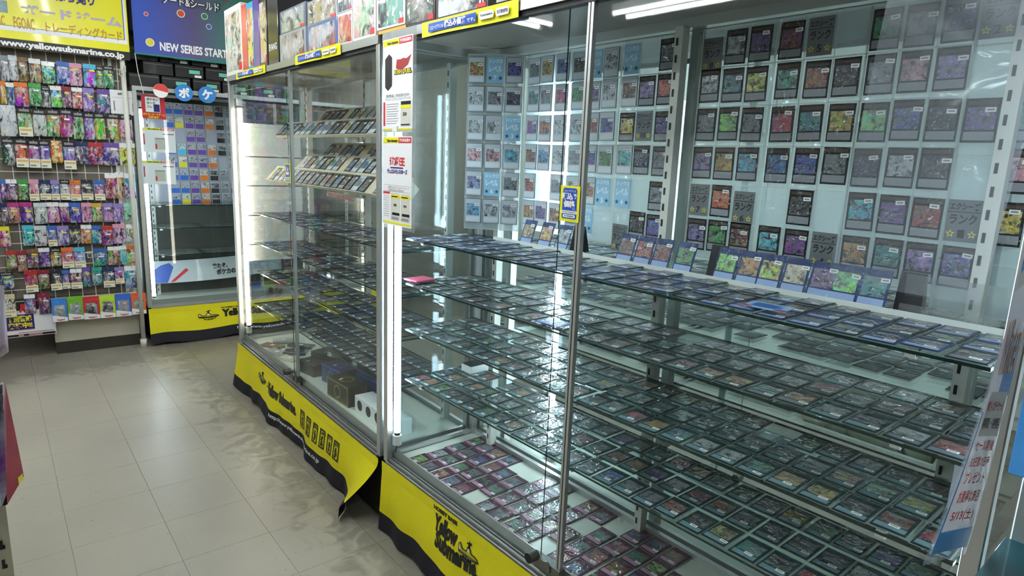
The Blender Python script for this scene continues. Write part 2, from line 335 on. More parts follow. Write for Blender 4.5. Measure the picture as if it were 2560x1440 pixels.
def showcase(F, L, label, shelves, ups, doors=True, tubes=(), D=.435, x0=.058, x1=.385, group='glass showcases', back=True, sh_y=None):
    t = empty('glass_showcase', F, (0, 0, 0), label, 'showcase', group)
    for x in (0, D - .026):
        for y in (0, L - .026): MB().box((x, y, .285), (x + .026, y + .026, 1.85)).build('corner_post', ALU, t, bev=.002)
    MB().box((.012, .01, .03), (D - .01, L - .01, .283)).build('base_box', DARK, t)
    for x in (.03, D - .07):
        for y in (.03, L - .07): MB().box((x, y, 0), (x + .04, y + .04, .03)).build('foot', BLACK, t)
    b = MB()
    b.box((-.003, .02, .262), (.003, L - .02, .289)); b.box((.003, .02, .27), (.010, L - .02, .284), 1); b.box((.010, .02, .27), (.0135, L - .02, .3)); b.box((.0135, .02, .27), (.0215, L - .02, .286), 1)
    b.box((.0215, .02, .27), (.025, L - .02, .3)); b.box((.025, .02, .27), (.032, L - .02, .29), 1); b.box((.032, .02, .27), (.036, L - .02, .336))
    b.build('door_track', [ALU, BLACK], t)
    b = MB(); b.box((.036, .022, .285), (D - .02, L - .022, .3)); b.build('tray_floor', PANEL, t)
    b = MB()
    for y in (.004, L - .018): b.box((.02, y, .285), (D - .02, y + .014, .318))
    b.box((D - .02, .02, .285), (D - .004, L - .02, .318)); b.build('bottom_rail', ALU, t)
    b = MB(); b.box((-.004, 0, 1.822), (.03, L, 1.85)); b.box((.004, .02, 1.808), (.026, L - .02, 1.822), 1); b.box((D - .03, 0, 1.815), (D, L, 1.85))
    for y in (0, L - .026): b.box((.03, y, 1.815), (D - .03, y + .026, 1.85))
    b.build('top_frame', [ALU, BLACK], t)
    MB().box((.028, .02, 1.842), (D - .028, L - .02, 1.849)).build('top_panel', mat('case top board', '8d8b80', .5), t)
    for y in (.010, L - .015): MB().box((.026, y, .318), (D - .026, y + .005, 1.815)).build('end_glass', GLASS, t)
    if back: MB().box((D - .012, .026, .318), (D - .008, L - .026, 1.815)).build('back_glass', GLASS, t)
    for y in ups:
        b = MB(); xx = D - .045
        b.box((xx, y - .013, .3), (xx + .03, y + .013, 1.82))
        z = .33
        while z < 1.8:
            b.box((xx - .0012, y + .001, z), (xx + .001, y + .007, z + .02), 1); z += .045
        b.build('slotted_upright', [OFFW, BLACK], t)
    for z, a, c in shelves:
        y0, y1 = sh_y or (.05, L - .05)
        b = MB(); b.box((a, y0, z - .006), (c, y1, z))
        for k in (2, 3, 4, 5): b.m[k] = 1
        b.build('glass_shelf', [SHELFG, EDGE], t)
        for y in ups:
            b = MB(); s_ = .0035
            for (xa, xb, za, zb) in ((a + .02, D - .045, .012, .035),):
                P = [(xa, -za), (xb, -zb), (xb, -.007), (xa, -.007)]
                for sy in (-s_, s_): b.face([(p[0], y + sy, z + p[1]) for p in (P if sy < 0 else P[::-1])])
                for i in range(4):
                    p, q_ = P[i], P[(i + 1) % 4]; b.face([(p[0], y - s_, z + p[1]), (q_[0], y - s_, z + q_[1]), (q_[0], y + s_, z + q_[1]), (p[0], y + s_, z + p[1])][::-1])
            o = b.build('shelf_bracket', OFFW, t)
            MB().cyl((a + .012, y - .008, z - .008), (a + .012, y + .008, z - .008), .009, 0, 10).cyl((a + .012, y - .009, z - .008), (a + .012, y + .009, z - .008), .004, 1, 8).build('shelf_clip', [WHITE, BLACK], o)
    if doors:
        mid = L * .5
        for nm, xx, ya, yb in (('sliding_door', .010, mid - .035, L - .02), ('sliding_door', .022, .02, mid + .055)):
            b = MB(); b.box((xx + .001, ya, .296), (xx + .005, yb, 1.815))
            for k in (2, 4): b.m[k] = 1
            d = b.build(nm, [GLASS, EDGE], t)
            if ya > .1:
                MB().box((xx - .004, ya - .006, .296), (xx + .009, ya + .012, 1.815), 0).box((xx - .0045, ya + .002, .3), (xx - .003, ya + .005, 1.81), 1).build('door_stile', [ALU, BLACK], d)
                k = MB(); k.box((xx - .012, ya - .01, .318), (xx + .012, ya + .1, .35)); k.cyl((xx - .04, ya + .085, .352), (xx - .008, ya + .085, .352), .015, 0, 16, capmi=1); k.cyl((xx - .016, ya + .04, .338), (xx - .010, ya + .04, .338), .018, 0, 14)
                k.build('door_lock', [ALUD, BLACK], d)
    for (x, y, za, zb, wm) in tubes:
        MB().cyl((x, y, za), (x, y, zb), .0125, 0, 16).build('light_tube', wm, t, True)
        for zz, s_ in ((za, -1), (zb, 1)):
            b = MB()
            b.cyl((x, y, zz), (x, y, zz + s_ * .012), .011, 1, 12); b.cyl((x, y, zz + s_ * .012), (x, y, zz + s_ * .05), .017, 0, 14)
            b.box((x - .006, y + .01, zz + s_ * .03 - .015), (x + .012, y + .022, zz + s_ * .03 + .015))
            if s_ < 0: b.path([(x, y, za - .05), (x - .004, y + .006, za - .085)], .002, 1)
            b.build('tube_holder', [WHITE, BLACK], t)
    return t
RCZ = (1.156, .991, .818, .625); XS = .058
rc = showcase(RC, 1.855, 'tall glass showcase beside the winter poster, its lower shelves covered in dark cards', [(z, XS, .385) for z in RCZ], (.159, .928, 1.695), tubes=((.034, 1.81, .41, 1.76, TUBEM), (.085, .03, .41, 1.76, TUBED)), sh_y=(.045, 1.8))
lc = showcase(LC, 1.87, 'tall glass showcase with a peeling yellow skirt and tilted card ledges inside', [(1.083, .1, .40), (.905, .1, .40), (.73, .1, .40), (.532, .08, .40)], (.16, .93, 1.70), tubes=((.045, 1.815, .40, 1.68, TUBEW),))
bc = showcase(BC, 1.85, 'glass showcase against the back wall, rows of small pocketed cards above empty shelves', [(1.03, .06, .42), (.86, .06, .42), (.66, .06, .42)], (.16, .93, 1.72), tubes=((.05, 1.80, .36, 1.7, TUBEM),))
bk = showcase(BK, 1.85, 'glass showcase of the next aisle, back to back with the winter-poster one', [(z - .03, .05, .39) for z in RCZ], (.16, .93, 1.69), tubes=((.375, .395, .35, 1.72, TUBEB),))
o = empty('backing_board', LC, (.06, 1.835, .79), 'white board lining the far end of the peeling-skirt showcase beside its warm tube', 'board')
for za, zb in ((.79, .885), (.893, 1.06), (1.068, 1.235), (1.243, 1.405), (1.413, 1.60)): MB().box((0, 0, za - .79), (.34, .007, zb - .79)).build('board_panel', WHITE, o)
MB().box((.002, .0072, 0), (.338, .009, .81)).build('board_spine', GREY, o)
# ------------------------------------------------------------------ cloth skirts
def skirt(F, L, y0, label, zt, zm, zb, peel=0, wav=.012, seed=0):
    t = empty('cloth_skirt', F, (0, 0, 0), label, 'cloth skirt', 'yellow shop skirts')
    def S_(y, z, off=0):
        v = max(0, (zt - .035 - z) / (zt - zb)); u = (y - y0) / L
        x = -.009 - v * .03 - wav * v * (math.sin(u * 17 + seed) + .6 * math.sin(u * 41 + seed * 2) + .4 * math.sin(u * 71))
        dz = .012 * v * math.sin(u * 23 + seed)
        dy = 0
        if peel:
            k = max(0, 1 - (y - y0) / .36) ** 1.7 * min(1, max(0, (zt - .02 - z) / .2)) ** 1.3
            x -= peel * k; dy = .10 * k; dz -= .0 * k
        return Vector((x - off, y + dy, max(.004, z + dz)))
    g = lambda a, b, mi_: MB().grid(lambda i, j: S_(y0 + L * (1 - i), a + (b - a) * j), 110, 12)
    g(zm, zt, 0).build('cloth', YEL, t, True); g(zb, zm, 0).build('hem_band', NAVYC, t, True)
    b = MB().grid(lambda i, j: S_(y0 + L * (1 - i), zt - .038 + .038 * j, .0008), 60, 2); b.build('top_fold', YEL, t, True)
    return t, S_
def onS(S_, ya, yb, za, zb, off=.0022): return lambda u, v: S_(ya + (yb - ya) * u, za + (zb - za) * v, off)
sk, S1 = skirt(RC, 1.85, 0, 'yellow cloth skirt with black lettering along the foot of the winter-poster showcase', .288, .085, .012, seed=1)
def ys(F, u, v, lx=-.02): return at(F, u, v, lx)
a = ys(RC, 1079, 1271); b = ys(RC, 1138, 1308); text('HOBBY BASE', sk, BLK, onS(S1, a[0], b[0], a[1] - .002, a[1] + .015), .06)
a = ys(RC, 1083, 1318); b = ys(RC, 1141, 1333); text('Yellow', sk, BLK, onS(S1, a[0], b[0], a[1] - .005, a[1] + .054), .055)
a = ys(RC, 1090, 1359); b = ys(RC, 1194, 1411); text('Submarine.', sk, BLK, onS(S1, a[0], b[0], a[1] - .005, a[1] + .056), .055)
a = ys(RC, 1144, 1372); b = ys(RC, 1193, 1392); submarine(sk, S1, a[0], a[0] - b[0], .168, .075)
text('http://www.yellowsubmarine.co.jp', sk, WHT, onS(S1, 1.35, .75, .04, .065), .02)
b = MB(); yc = at(RC, 1246, 1440, -.02)[0]
ring = [(math.cos(i * math.pi / 8) * (.032 if i % 2 else .026), math.sin(i * math.pi / 8) * (.04 if i % 2 else .033)) for i in range(16)]
for r_, off, mi in ((1, .002, 0), (.8, .0026, 1), (.45, .0032, 0)): b.face([S1(yc - x * r_, .135 + z * r_, off) for x, z in ring], mi)
b.build('shield_emblem', [PURP, WHT], sk)
sl, S2 = skirt(LC, 1.875, -.005, 'yellow cloth skirt on the peeling-skirt showcase, its near corner peeling off to the floor', .284, .085, .012, peel=.10, seed=3)
a = ys(LC, 668, 965); b = ys(LC, 690, 974); text('HOBBY BASE', sl, BLK, onS(S2, a[0], b[0], a[1] - .006, a[1] + .008), .06)
a = ys(LC, 670, 985); b = ys(LC, 739, 1046); text('Yellow Submarine.', sl, BLK, onS(S2, a[0], b[0], .15, .213), .06)
a = ys(LC, 646, 960); submarine(sl, S2, a[0], .13, .165, .07)
a = ys(LC, 684, 1036); b = ys(LC, 807, 1140); text('http://www.yellowsubmarine.co.jp', sl, WHT, onS(S2, a[0], b[0], .045, .07), .02)
for i, (px_, w_) in enumerate((('TCG', 0), ('FIG', 1), ('DICE', 2), ('GAME', 3), ('TOY', 4), ('KIT', 5))):
    a = ys(LC, 748 + i * 17.3, 1040 + i * 15)[0]; f_ = onS(S2, a, a - .056, .122, .21)
    b = MB()
    for (u0, u1, v0, v1) in ((0, 1, 0, .08), (0, 1, .92, 1), (0, .14, .08, .92), (.86, 1, .08, .92)): quad(b, f_, u0, u1, v0, v1)
    for k in range(4): quad(b, f_, .3 + .08 * (k % 2), .72 - .06 * ((k + i) % 3), .14 + k * .13, .25 + k * .13)
    b.build('icon', BLK, sl); text(px_, sl, BLK, lambda u, v: f_(.17 + .66 * u, .72 + .17 * v), .03)
sb, S3 = skirt(BC, 1.85, 0, 'yellow cloth skirt on the showcase by the back wall', .278, .09, .01, wav=.006, seed=5)
a = ys(BC, 496, 805); b = ys(BC, 549, 803); submarine(sb, S3, a[0], a[0] - b[0], .155, .075)
a = ys(BC, 555, 785); text('HOBBY BASE', sb, BLK, onS(S3, a[0], a[0] - .17, .232, .244), .03); text('Yellow Submarine.', sb, BLK, onS(S3, a[0], a[0] - .52, .165, .226), .07)
a = ys(BC, 593, 825); text('http://www.yellowsubmarine.co.jp', sb, WHT, onS(S3, a[0], a[0] - .56, .045, .075), .02)
# ------------------------------------------------------------------ cards
CW, CH = .059, .086
KINDS = {'dark': ('101116', '8b8f94'), 'pale': ('b4bdc2', 'cdd4d8'), 'teal': ('0d2c30', '67898f'), 'wine': ('4f1d38', 'ab8299'), 'navy': ('1f3463', '8fa6cc'), 'slate': ('1c242d', '68757f')}
def card_mesh(kind, flat_):
    bc_, tc_ = KINDS[kind]; n = kind + ('_flat' if flat_ else '')
    mb_ = MB(); mb_.box((-CW / 2, 0, 0), (CW / 2, CH, .0016))
    z = .0018
    if kind == 'pale': mb_.box((-CW / 2 - .0012, -.0012, -.0004), (CW / 2 + .0012, CH + .0012, .0012), 3)
    for (x0, x1, y0, y1, mi) in ((-.0245, .0245, .025, .069, 1), (-.026, .026, .0045, .0215, 2), (-.0255, .0255, .074, .0815, 4)):
        mb_.face([(x0, y0, z), (x1, y0, z), (x1, y1, z), (x0, y1, z)], mi)
    wr = .35 if flat_ else .5
    return mb_.mesh('card_' + n, [film('card border ' + n, bc_, wr), ARTF if flat_ else ART, film('card text ' + n, tc_, wr), BLACK, film('card title ' + n, '4b4034' if kind == 'dark' else bc_, wr)])
CM = {k: card_mesh(k, False) for k in KINDS}; CF = {k: card_mesh(k, True) for k in KINDS}
b = MB(); b.box((-.009, -.0045, 0), (.009, .0045, .0006)); b.face([(-.006, -.0015, .0008), (.006, -.0015, .0008), (.006, .0018, .0008), (-.006, .0018, .0008)], 1)
PL = b.mesh('price_label', [LBL, GRP])
b = MB(); b.box((-.0325, -.003, -.0006), (.0325, .091, -.0001)); SLV = b.mesh('sleeve', [SLEEVE])
PAL = {'red': 'b0302c', 'orange': 'd0702a', 'gold': 'c9a23a', 'yellow': 'e0d23c', 'green': '3c9a4a', 'lime': '8fe05a', 'teal': '2f9c8f', 'cyan': '4fb8d8', 'blue': '3566b8', 'navy': '22305f', 'purple': '6a4a9c', 'violet': '8f7cc0', 'pink': 'd99ab0', 'white': 'c8d2d6', 'grey': '7d8890', 'black': '2a2c33', 'brown': '7a5636', 'crimson': '8a1f35', 'cream': 'd9cfae', 'mint': '8fd8bf', 'magenta': 'b0327c'}
def mk_card(name, kind, M4, colw, label, group, flat_=False, lab=True, lpos=None):
    o = link(name, (CF if flat_ else CM)[kind]); o.matrix_world = M4; o.color = h(PAL[colw]) + (1,)
    tag(o, label, 'card', group)
    if flat_: link('sleeve', SLV, o)
    if lab:
        p = link('price_label', PL, o); p.location = lpos or (.016 + R.uniform(-.004, .004), .066 + R.uniform(-.006, .004), .0022)
        if flat_: p.location = (.012 + R.uniform(-.008, .008), .018 + R.uniform(-.004, .006), .0022)
        p.rotation_euler = (0, 0, R.uniform(-.1, .1))
    return o
def Mx(F, p, right, up, rz=0):
    r_, u_ = Vector(right).normalized(), Vector(up).normalized(); n_ = r_.cross(u_)
    m_ = Matrix(((r_.x, u_.x, n_.x, p[0]), (r_.y, u_.y, n_.y, p[1]), (r_.z, u_.z, n_.z, p[2]), (0, 0, 0, 1)))
    return F.M @ m_ @ Matrix.Rotation(rz, 4, 'Z')
def lerp(a, b, t): return a + (b - a) * t
# flat cards on the four glass shelves
SHN = ('top', 'second', 'third', 'lowest'); ROW = ('front', 'middle', 'rear')
mixes = [('navy', ['grey', 'teal', 'blue', 'navy', 'grey', 'white', 'brown', 'purple', 'black']), ('slate', ['grey', 'black', 'teal', 'navy', 'brown', 'orange', 'white', 'crimson', 'grey']), ('teal', ['black', 'navy', 'grey', 'brown', 'teal', 'orange', 'crimson', 'white', 'gold', 'green']), ('teal', ['black', 'teal', 'grey', 'navy', 'red', 'gold', 'blue', 'white', 'grey', 'green'])]
KN = {'navy': 'blue-edged card', 'slate': 'slate-edged card', 'teal': 'teal-edged card', 'dark': 'black-edged card', 'pale': 'pale-edged card', 'wine': 'wine-edged card'}
for si, z in enumerate(RCZ):
    kd, cols = mixes[si]
    n = 26; y0, y1 = .082, 1.76
    for r_ in range(3):
        sh = R.uniform(-.006, .006)
        for i in range(n):
            if R.random() < .05 and r_ == 2: continue
            yy = lerp(y0, y1, i / (n - 1)) + sh + R.uniform(-.0018, .0018); xx = XS + .005 + r_ * (.0885 if si == 0 else .106) + R.uniform(-.001, .002)
            cw = R.choice(cols); k2 = kd
            if si == 0 and R.random() < .3: k2 = 'slate'
            if si == 1 and R.random() < .35: k2 = 'teal'
            lift = .0015 + R.choice((0, 0, 0, .004)) 
            tilt = R.uniform(0, .02)
            M4 = Mx(RC, (xx, yy, z + lift), (0, -1, tilt * .6), (1, 0, tilt), R.uniform(-.025, .025))
            mk_card(('link_card', 'slate_card', 'spell_card', 'spell_card')[si] if si != 1 else 'slate_card', k2, M4, cw, f'{KN[k2]} with {cw} picture, {SHN[si]} glass shelf, {ROW[r_]} row, {ORD[i]} from the winter poster', f'cards lying on the {SHN[si]} glass shelf', True)
# cards in the tray of the nearest case
for r_ in range(4):
    for i in range(25):
        if (r_, i) in ((0, 19), (0, 14), (3, 20), (3, 19), (3, 16), (3, 13), (2, 14), (3, 9), (3, 8)): continue
        yy = lerp(.075, 1.745, i / 24) + R.uniform(-.002, .002); xx = .052 + r_ * .0905 + (.006 if i % 5 < 2 else 0) + R.uniform(-.002, .002)
        cw = R.choice(['white', 'blue', 'orange', 'grey', 'red', 'green', 'purple', 'gold', 'teal', 'black', 'lime' if R.random() < .3 else 'grey'])
        M4 = Mx(RC, (xx, yy, .3015 + R.choice((0, 0, .003))), (0, -1, 0), (1, 0, R.uniform(0, .012)), R.uniform(-.03, .03))
        mk_card('trap_card', 'wine', M4, cw, f'wine-edged card with {cw} picture in the bottom tray, {("front", "second", "third", "rear")[r_]} row, {ORD[i]} from the lit corner', 'cards lying in the bottom tray', True)
# pocketed cards on the upper back of the nearest case
XB = 1.548 - 1.127
def sign_card(F, M4, num, kind, label, nm='rank_sign'):
    mb_ = MB(); mb_.box((-CW / 2, 0, 0), (CW / 2, CH, .0016)); z = .0019
    o = mb_.build(nm, [mat('rank sign card', '6d7173', .5, coat=.6) if kind == 'rank' else mat('level sign card', '8fc0dc', .5, coat=.6)]); o.matrix_world = M4
    tag(o, label, 'sign card', 'rank and level signs among the pocketed cards')
    f_ = lambda x0, x1, y0, y1: (lambda u, v: (x0 + (x1 - x0) * u, y0 + (y1 - y0) * v, z))
    if kind == 'rank':
        b = MB(); b.box((-CW / 2, .06, .0016), (CW / 2, .0615, .0019)); b.build('rule_line', BLK, o)
        text('エクシーズ', o, BLK, f_(-.026, .026, .065, .08), .03); text('ランク', o, BLK, f_(-.024, .024, .036, .057), .03)
        text(num, o, BLK, f_(-.004 - .004 * len(num) / 2, .004 + .004 * len(num) / 2, .008, .025), .02); sm = YLBL; sx = .019
    else:
        text('シンクロ', o, WHT, f_(-.025, .025, .066, .08), .03); text('レベル', o, WHT, f_(-.023, .023, .036, .058), .03)
        text(num, o, WHT, f_(-.005, .005, .008, .025), .02); sm = mat('dark star print', '1d4a5c', .5); sx = .019
    for s_ in (-1, 1):
        b = MB(); P = []
        for i in range(10):
            rr = .0085 if i % 2 == 0 else .0036; P.append((s_ * sx + rr * math.sin(i * math.pi / 5), .016 + rr * math.cos(i * math.pi / 5), z))
        if kind == 'rank':
            q_ = [(s_ * sx + (p[0] - s_ * sx) * .6, .016 + (p[1] - .016) * .6, z) for p in P]
            for i in range(10): b.face([P[i], q_[i], q_[(i + 1) % 10], P[(i + 1) % 10]])
        else: b.face(P[::-1])
        b.build('star', sm, o)
    return o
def hang(F, x, yl, zt, tok, label_at, group, name='pocket_card', kind='dark', nrm=None, tilt=0):
    """one pocket: yl is the card's edge at the viewer's left, zt its top"""
    right = (0, -1, 0) if nrm is None else nrm
    c = Vector((x, yl, zt - CH)) + Vector(right) * (CW / 2)
    M4 = Mx(F, c, right, (0, 0, 1), R.uniform(-.015, .015) + tilt)
    if tok == '-': return
    if tok[0] == 'R' and tok[1:].isdigit(): return sign_card(F, M4, tok[1:], 'rank', f'grey rank sign card marked {tok[1:]}, {label_at}')
    if tok[0] == 'L' and (tok[1:].isdigit() or tok == 'L'): return sign_card(F, M4, tok[1:] or '7', 'level', f'light blue level sign card, {label_at}', 'level_sign')
    if tok[0] == '!': kind, tok = 'dark', tok[1:]
    if tok[0] == '~': kind, tok = 'pale', tok[1:]
    mk_card(name, kind, M4, tok, f'{KN[kind]} with {tok} picture, {label_at}', group)
def sheet(F, x, ya, yb, zt, zb, rows, label, nrm=None, cols=3, nm='pocket_sheet'):
    """a clear pocket sheet: film, welded seams between the pockets and along the rim"""
    r_ = Vector((0, -1, 0)) if nrm is None else Vector(nrm); n_ = r_.cross(Vector((0, 0, 1)))
    w_ = abs(yb - ya) if nrm is None else yb
    base = Vector((x, ya, 0))
    P = lambda u, v, off: base + r_ * (w_ * u) + Vector((0, 0, zb + (zt - zb) * v)) + n_ * off
    o = MB().grid(lambda u, v: P(u, v, -.003 + .0015 * math.sin(u * 11) * math.sin(v * 9)), 8, 8).build(nm, [POCKET], None, True)
    o.matrix_world = F.M.copy(); tag(o, label, 'pocket sheet', 'clear pocket sheets')
    b = MB(); k = .0018
    for i in range(rows + 1):
        v = i / rows; dz = k / (zt - zb)
        b.face([P(0, v - dz, .003), P(1, v - dz, .003), P(1, v + dz, .003), P(0, v + dz, .003)])
    for i in range(cols + 1):
        u = i / cols; du = k / w_
        b.face([P(u - du, 0, .003), P(u + du, 0, .003), P(u + du, 1, .003), P(u - du, 1, .003)])
    b.build('weld_seam', [SEAM], o)
    return o
ZR = [1.797, 1.702, 1.602, 1.502, 1.402, 1.305]
yw = lambda y: y - .19        # room Y to case Y
c2 = [1.055, .988, .921, .841, .77, .701, .63, .562, .495, .428, .36]
B2 = ['R8 white purple crimson R5 - green grey purple R2 -',
      'white teal yellow teal red black grey pink violet - -',
      'grey lime grey red teal gold lime blue black purple teal',
      'violet gold cyan blue blue grey navy white black - pink',
      'R7 orange R6 - black - cyan purple red R1 yellow',
      'violet green crimson cyan purple R4 gold teal violet blue -']
for r_, row in enumerate(B2):
    for c_, tok in enumerate(row.split()):
        zt = ZR[r_] - (.014 if (r_, c_) in ((0, 0), (4, 2)) else 0) + R.uniform(-.002, .002)
        hang(RC, XB, yw(c2[c_]) + R.uniform(-.0015, .0015), zt, tok, f'{ORD[r_]} row, {ORD[c_]} pocket after the middle upright', 'cards in the pocket sheets past the middle upright')
for i, (a_, b_) in enumerate(((1.062, .852), (.848, .636), (.637, .43), (.434, .222))):
    sheet(RC, XB + .006, yw(a_), yw(b_), 1.808, 1.20 if i != 3 else 1.17, 6, f'clear pocket sheet hung past the middle upright, {ORD[i]} from that upright')
c1 = [1.766, 1.701, 1.626, 1.548, 1.479, 1.411, 1.332, 1.268, 1.199]
B1 = ['grey gold blue black L white L - !grey', '~teal grey red green purple white brown !violet !orange', 'purple orange ~white white red blue !yellow R10 !purple',
      'crimson cyan white grey blue green cyan !navy !grey', 'red - grey white orange L5 L4 - !grey', 'gold purple red grey L1 - - !black !blue']
for r_, row in enumerate(B1):
    for c_, tok in enumerate(row.split()):
        hang(RC, XB, yw(c1[c_]) + R.uniform(-.0015, .0015), ZR[r_] + R.uniform(-.002, .002), tok, f'{ORD[r_]} row, {ORD[c_]} pocket before the middle upright', 'cards in the pocket sheets before the middle upright', kind='pale')
hang(RC, XB, yw(1.332), 1.262, 'R12', 'below the fifth row, before the middle upright', '')
for i, (a_, b_) in enumerate(((1.774, 1.562), (1.556, 1.344), (1.34, 1.132))):
    sheet(RC, XB + .006, yw(a_), yw(b_), 1.808, 1.20, 6, f'clear pocket sheet hung before the middle upright, {ORD[2 - i]} from that upright')
dg = Vector((.128, -.16, 0)).normalized()
E0 = ['orange L7 blue', 'white grey navy', 'white white L3', 'pink pink cyan', 'violet L6 grey', 'cyan white white']
for r_, row in enumerate(E0):
    for c_, tok in enumerate(row.split()):
        p = Vector((1.405 - 1.127, yw(1.935), 0)) + dg * (c_ * .069 + .003)
        hang(RC, p.x, p.y, 1.80 - r_ * .1, tok, f'{ORD[r_]} row, {ORD[c_]} pocket of the slanted corner sheet', 'cards in the slanted corner sheet', kind='pale', nrm=dg)
p = Vector((1.405 - 1.127, yw(1.935), 0)) - dg.cross(Vector((0, 0, 1))) * .006
sheet(RC, p.x, p.y, .207, 1.81, 1.19, 6, 'clear pocket sheet hung slantwise across the inner corner of the winter-poster showcase', nrm=dg)
# leaning cards on the white ledge of the top shelf
XL = .312; ZL = RCZ[0]
led = MB().box((XL + .0, yw(.26), ZL + .0005), (XL + .03, yw(1.80), ZL + .007)).box((XL, yw(.26), ZL + .007), (XL + .003, yw(1.80), ZL + .016)).build('display_ledge', WHITE)
led.matrix_world = RC.M.copy(); tag(led, 'long white ledge strip on the top shelf holding the leaning cards', 'ledge')
stand = [(1297, 602, 'gold'), (1340, 607, 'orange'), (1382, 613, 'white'), (1535, 645, 'brown'), (1578, 651, 'red'), (1622, 658, 'crimson'), (1677, 668, 'green'), (1777, 690, 'lime'), (1832, 697, 'gold'), (1884, 704, 'yellow'), (1944, 716, 'cream'), (2010, 730, 'purple'), (2064, 744, 'lime'), (2132, 758, 'teal')]
ta = math.radians(20)
for i, (u, v, cw) in enumerate(stand):
    y_, z_ = at(RC, u, v, XL + .004)
    c = Vector((XL + .0055, y_ - CW / 2 - .002, ZL + .0085))
    M4 = Mx(RC, c, (0, -1, 0), (math.sin(ta), 0, math.cos(ta)))
    mk_card('leaning_card', 'navy', M4, cw, f'blue-edged {cw} picture card leaning on the white ledge, {ORD[i]} counted from the lit corner', 'cards leaning on the white ledge')
for i, (u, v) in enumerate(((1412, 610), (1752, 690), (2222, 770))):
    y_, z_ = at(RC, u, v, XL + .02)
    b = MB(); x_ = XL + .0045
    for sy in (0, -.052):
        pass
    A = [(x_ + .002, ZL + .0075), (x_ + .042, ZL + .0075), (x_ + .02, ZL + .09)]
    b.face([(p[0], y_, p[1]) for p in A]); b.face([(p[0], y_ - .05, p[1]) for p in A][::-1])
    for k in range(3):
        p, q_ = A[k], A[(k + 1) % 3]; b.face([(p[0], y_, p[1]), (p[0], y_ - .05, p[1]), (q_[0], y_ - .05, q_[1]), (q_[0], y_, q_[1])])
    o = b.build('tent_stand', DARK); o.matrix_world = RC.M @ Matrix.Translation((.036, 0, 0))
    tag(o, f'black folded tent stand behind the ledge cards, {ORD[i]} from the lit corner', 'card stand', 'black tent stands on the ledge')
# small things on the shelves of the nearest case
def slab(name, F, c, size, m_, label, cat, rz=0, group=None, bev=.001, extra=None):
    o = MB().box((-size[0] / 2, -size[1] / 2, 0), (size[0] / 2, size[1] / 2, size[2])).build(name, [m_], None, bev=bev)
    o.matrix_world = F.M @ Matrix.Translation(Vector(c)) @ Matrix.Rotation(rz, 4, 'Z'); tag(o, label, cat, group)
    return o
slab('card_case', RC, (.10, 1.765, RCZ[1] + .012), (.09, .075, .006), mat('pink cover', 'e0507f', .4, coat=.5), 'pink flat case on the near corner of the second shelf', 'card case', .1)
o = slab('sale_card', RC, (XS + .05, .44, RCZ[0] + .012), (.062, .088, .002), mat('sky blue card', '7fb6e8', .4, coat=.5), 'sky blue sale card with dark strokes and red corners lying on the top shelf', 'sale card', .1)
b = MB()
for k in range(5): b.face([(-.02 + k * .008, -.03 + .01 * (k % 2), .0024), (-.015 + k * .008, -.03 + .01 * (k % 2), .0024), (-.012 + k * .008, .03, .0024), (-.017 + k * .008, .03, .0024)])
b.face([(-.031, -.044, .0025), (-.014, -.044, .0025), (-.031, -.02, .0025)], 1); b.face([(-.031, .044, .0025), (-.031, .02, .0025), (-.014, .044, .0025)], 1); b.build('print', [BLUP, REDP], o)
o = slab('notice_card', RC, (XS + .03, 1.235 - .19, RCZ[1] + .012), (.062, .088, .002), BLUP, 'blue notice card with white writing lying on the second shelf', 'notice card', .1)
text('お買得', o, WHT, lambda u, v: (-.025 + .045 * v, .035 - .07 * u, .0024), .03)
o = slab('card_stack', RC, (.33, 1.72, RCZ[3] + .001), (.088, .062, .03), mat('card stack edge', 'cfd2cf', .6), 'thick stack of cards at the back of the lowest shelf by the corner upright', 'card stack')
MB().box((-.0435, -.0305, .03), (.0435, .0305, .0315)).build('top_card', CF['teal'].materials[0], o)
o = slab('acrylic_stop', RC, (.25, .085, RCZ[2] + .001), (.004, .05, .10), mat('frosted acrylic', 'a9adb0', .3), 'upright frosted plastic divider at the winter poster end of the third shelf', 'divider')
for i, (x, y, z, r_, ln, c, lb) in enumerate(((.375, 1.175, RCZ[3] + .031, .03, .4, 'e4e6da', 'long plain white paper roll behind the lowest shelf'), (.378, .62, RCZ[3] + .018, .016, .34, 'd9d6c2', 'cream paper roll behind the lowest shelf near the middle upright'), (.395, .36, RCZ[2] + .022, .02, .30, 'e7dcc8', 'rolled poster printed in orange and yellow behind the third shelf'))):
    b = MB().cyl((0, -ln / 2, 0), (0, ln / 2, 0), r_, 0, 16, capmi=1)
    o = b.build('paper_roll', [mat(f'roll paper {i}', c, .55) if i != 2 else BOXA, mat('roll inside', '6b675c', .8)], None, True); o.color = h('e6c99a') + (1,)
    o.matrix_world = BK.M @ Matrix.Translation((.362, 1.855 - y, z - .028)); tag(o, lb, 'paper roll', 'paper rolls behind the shelves')
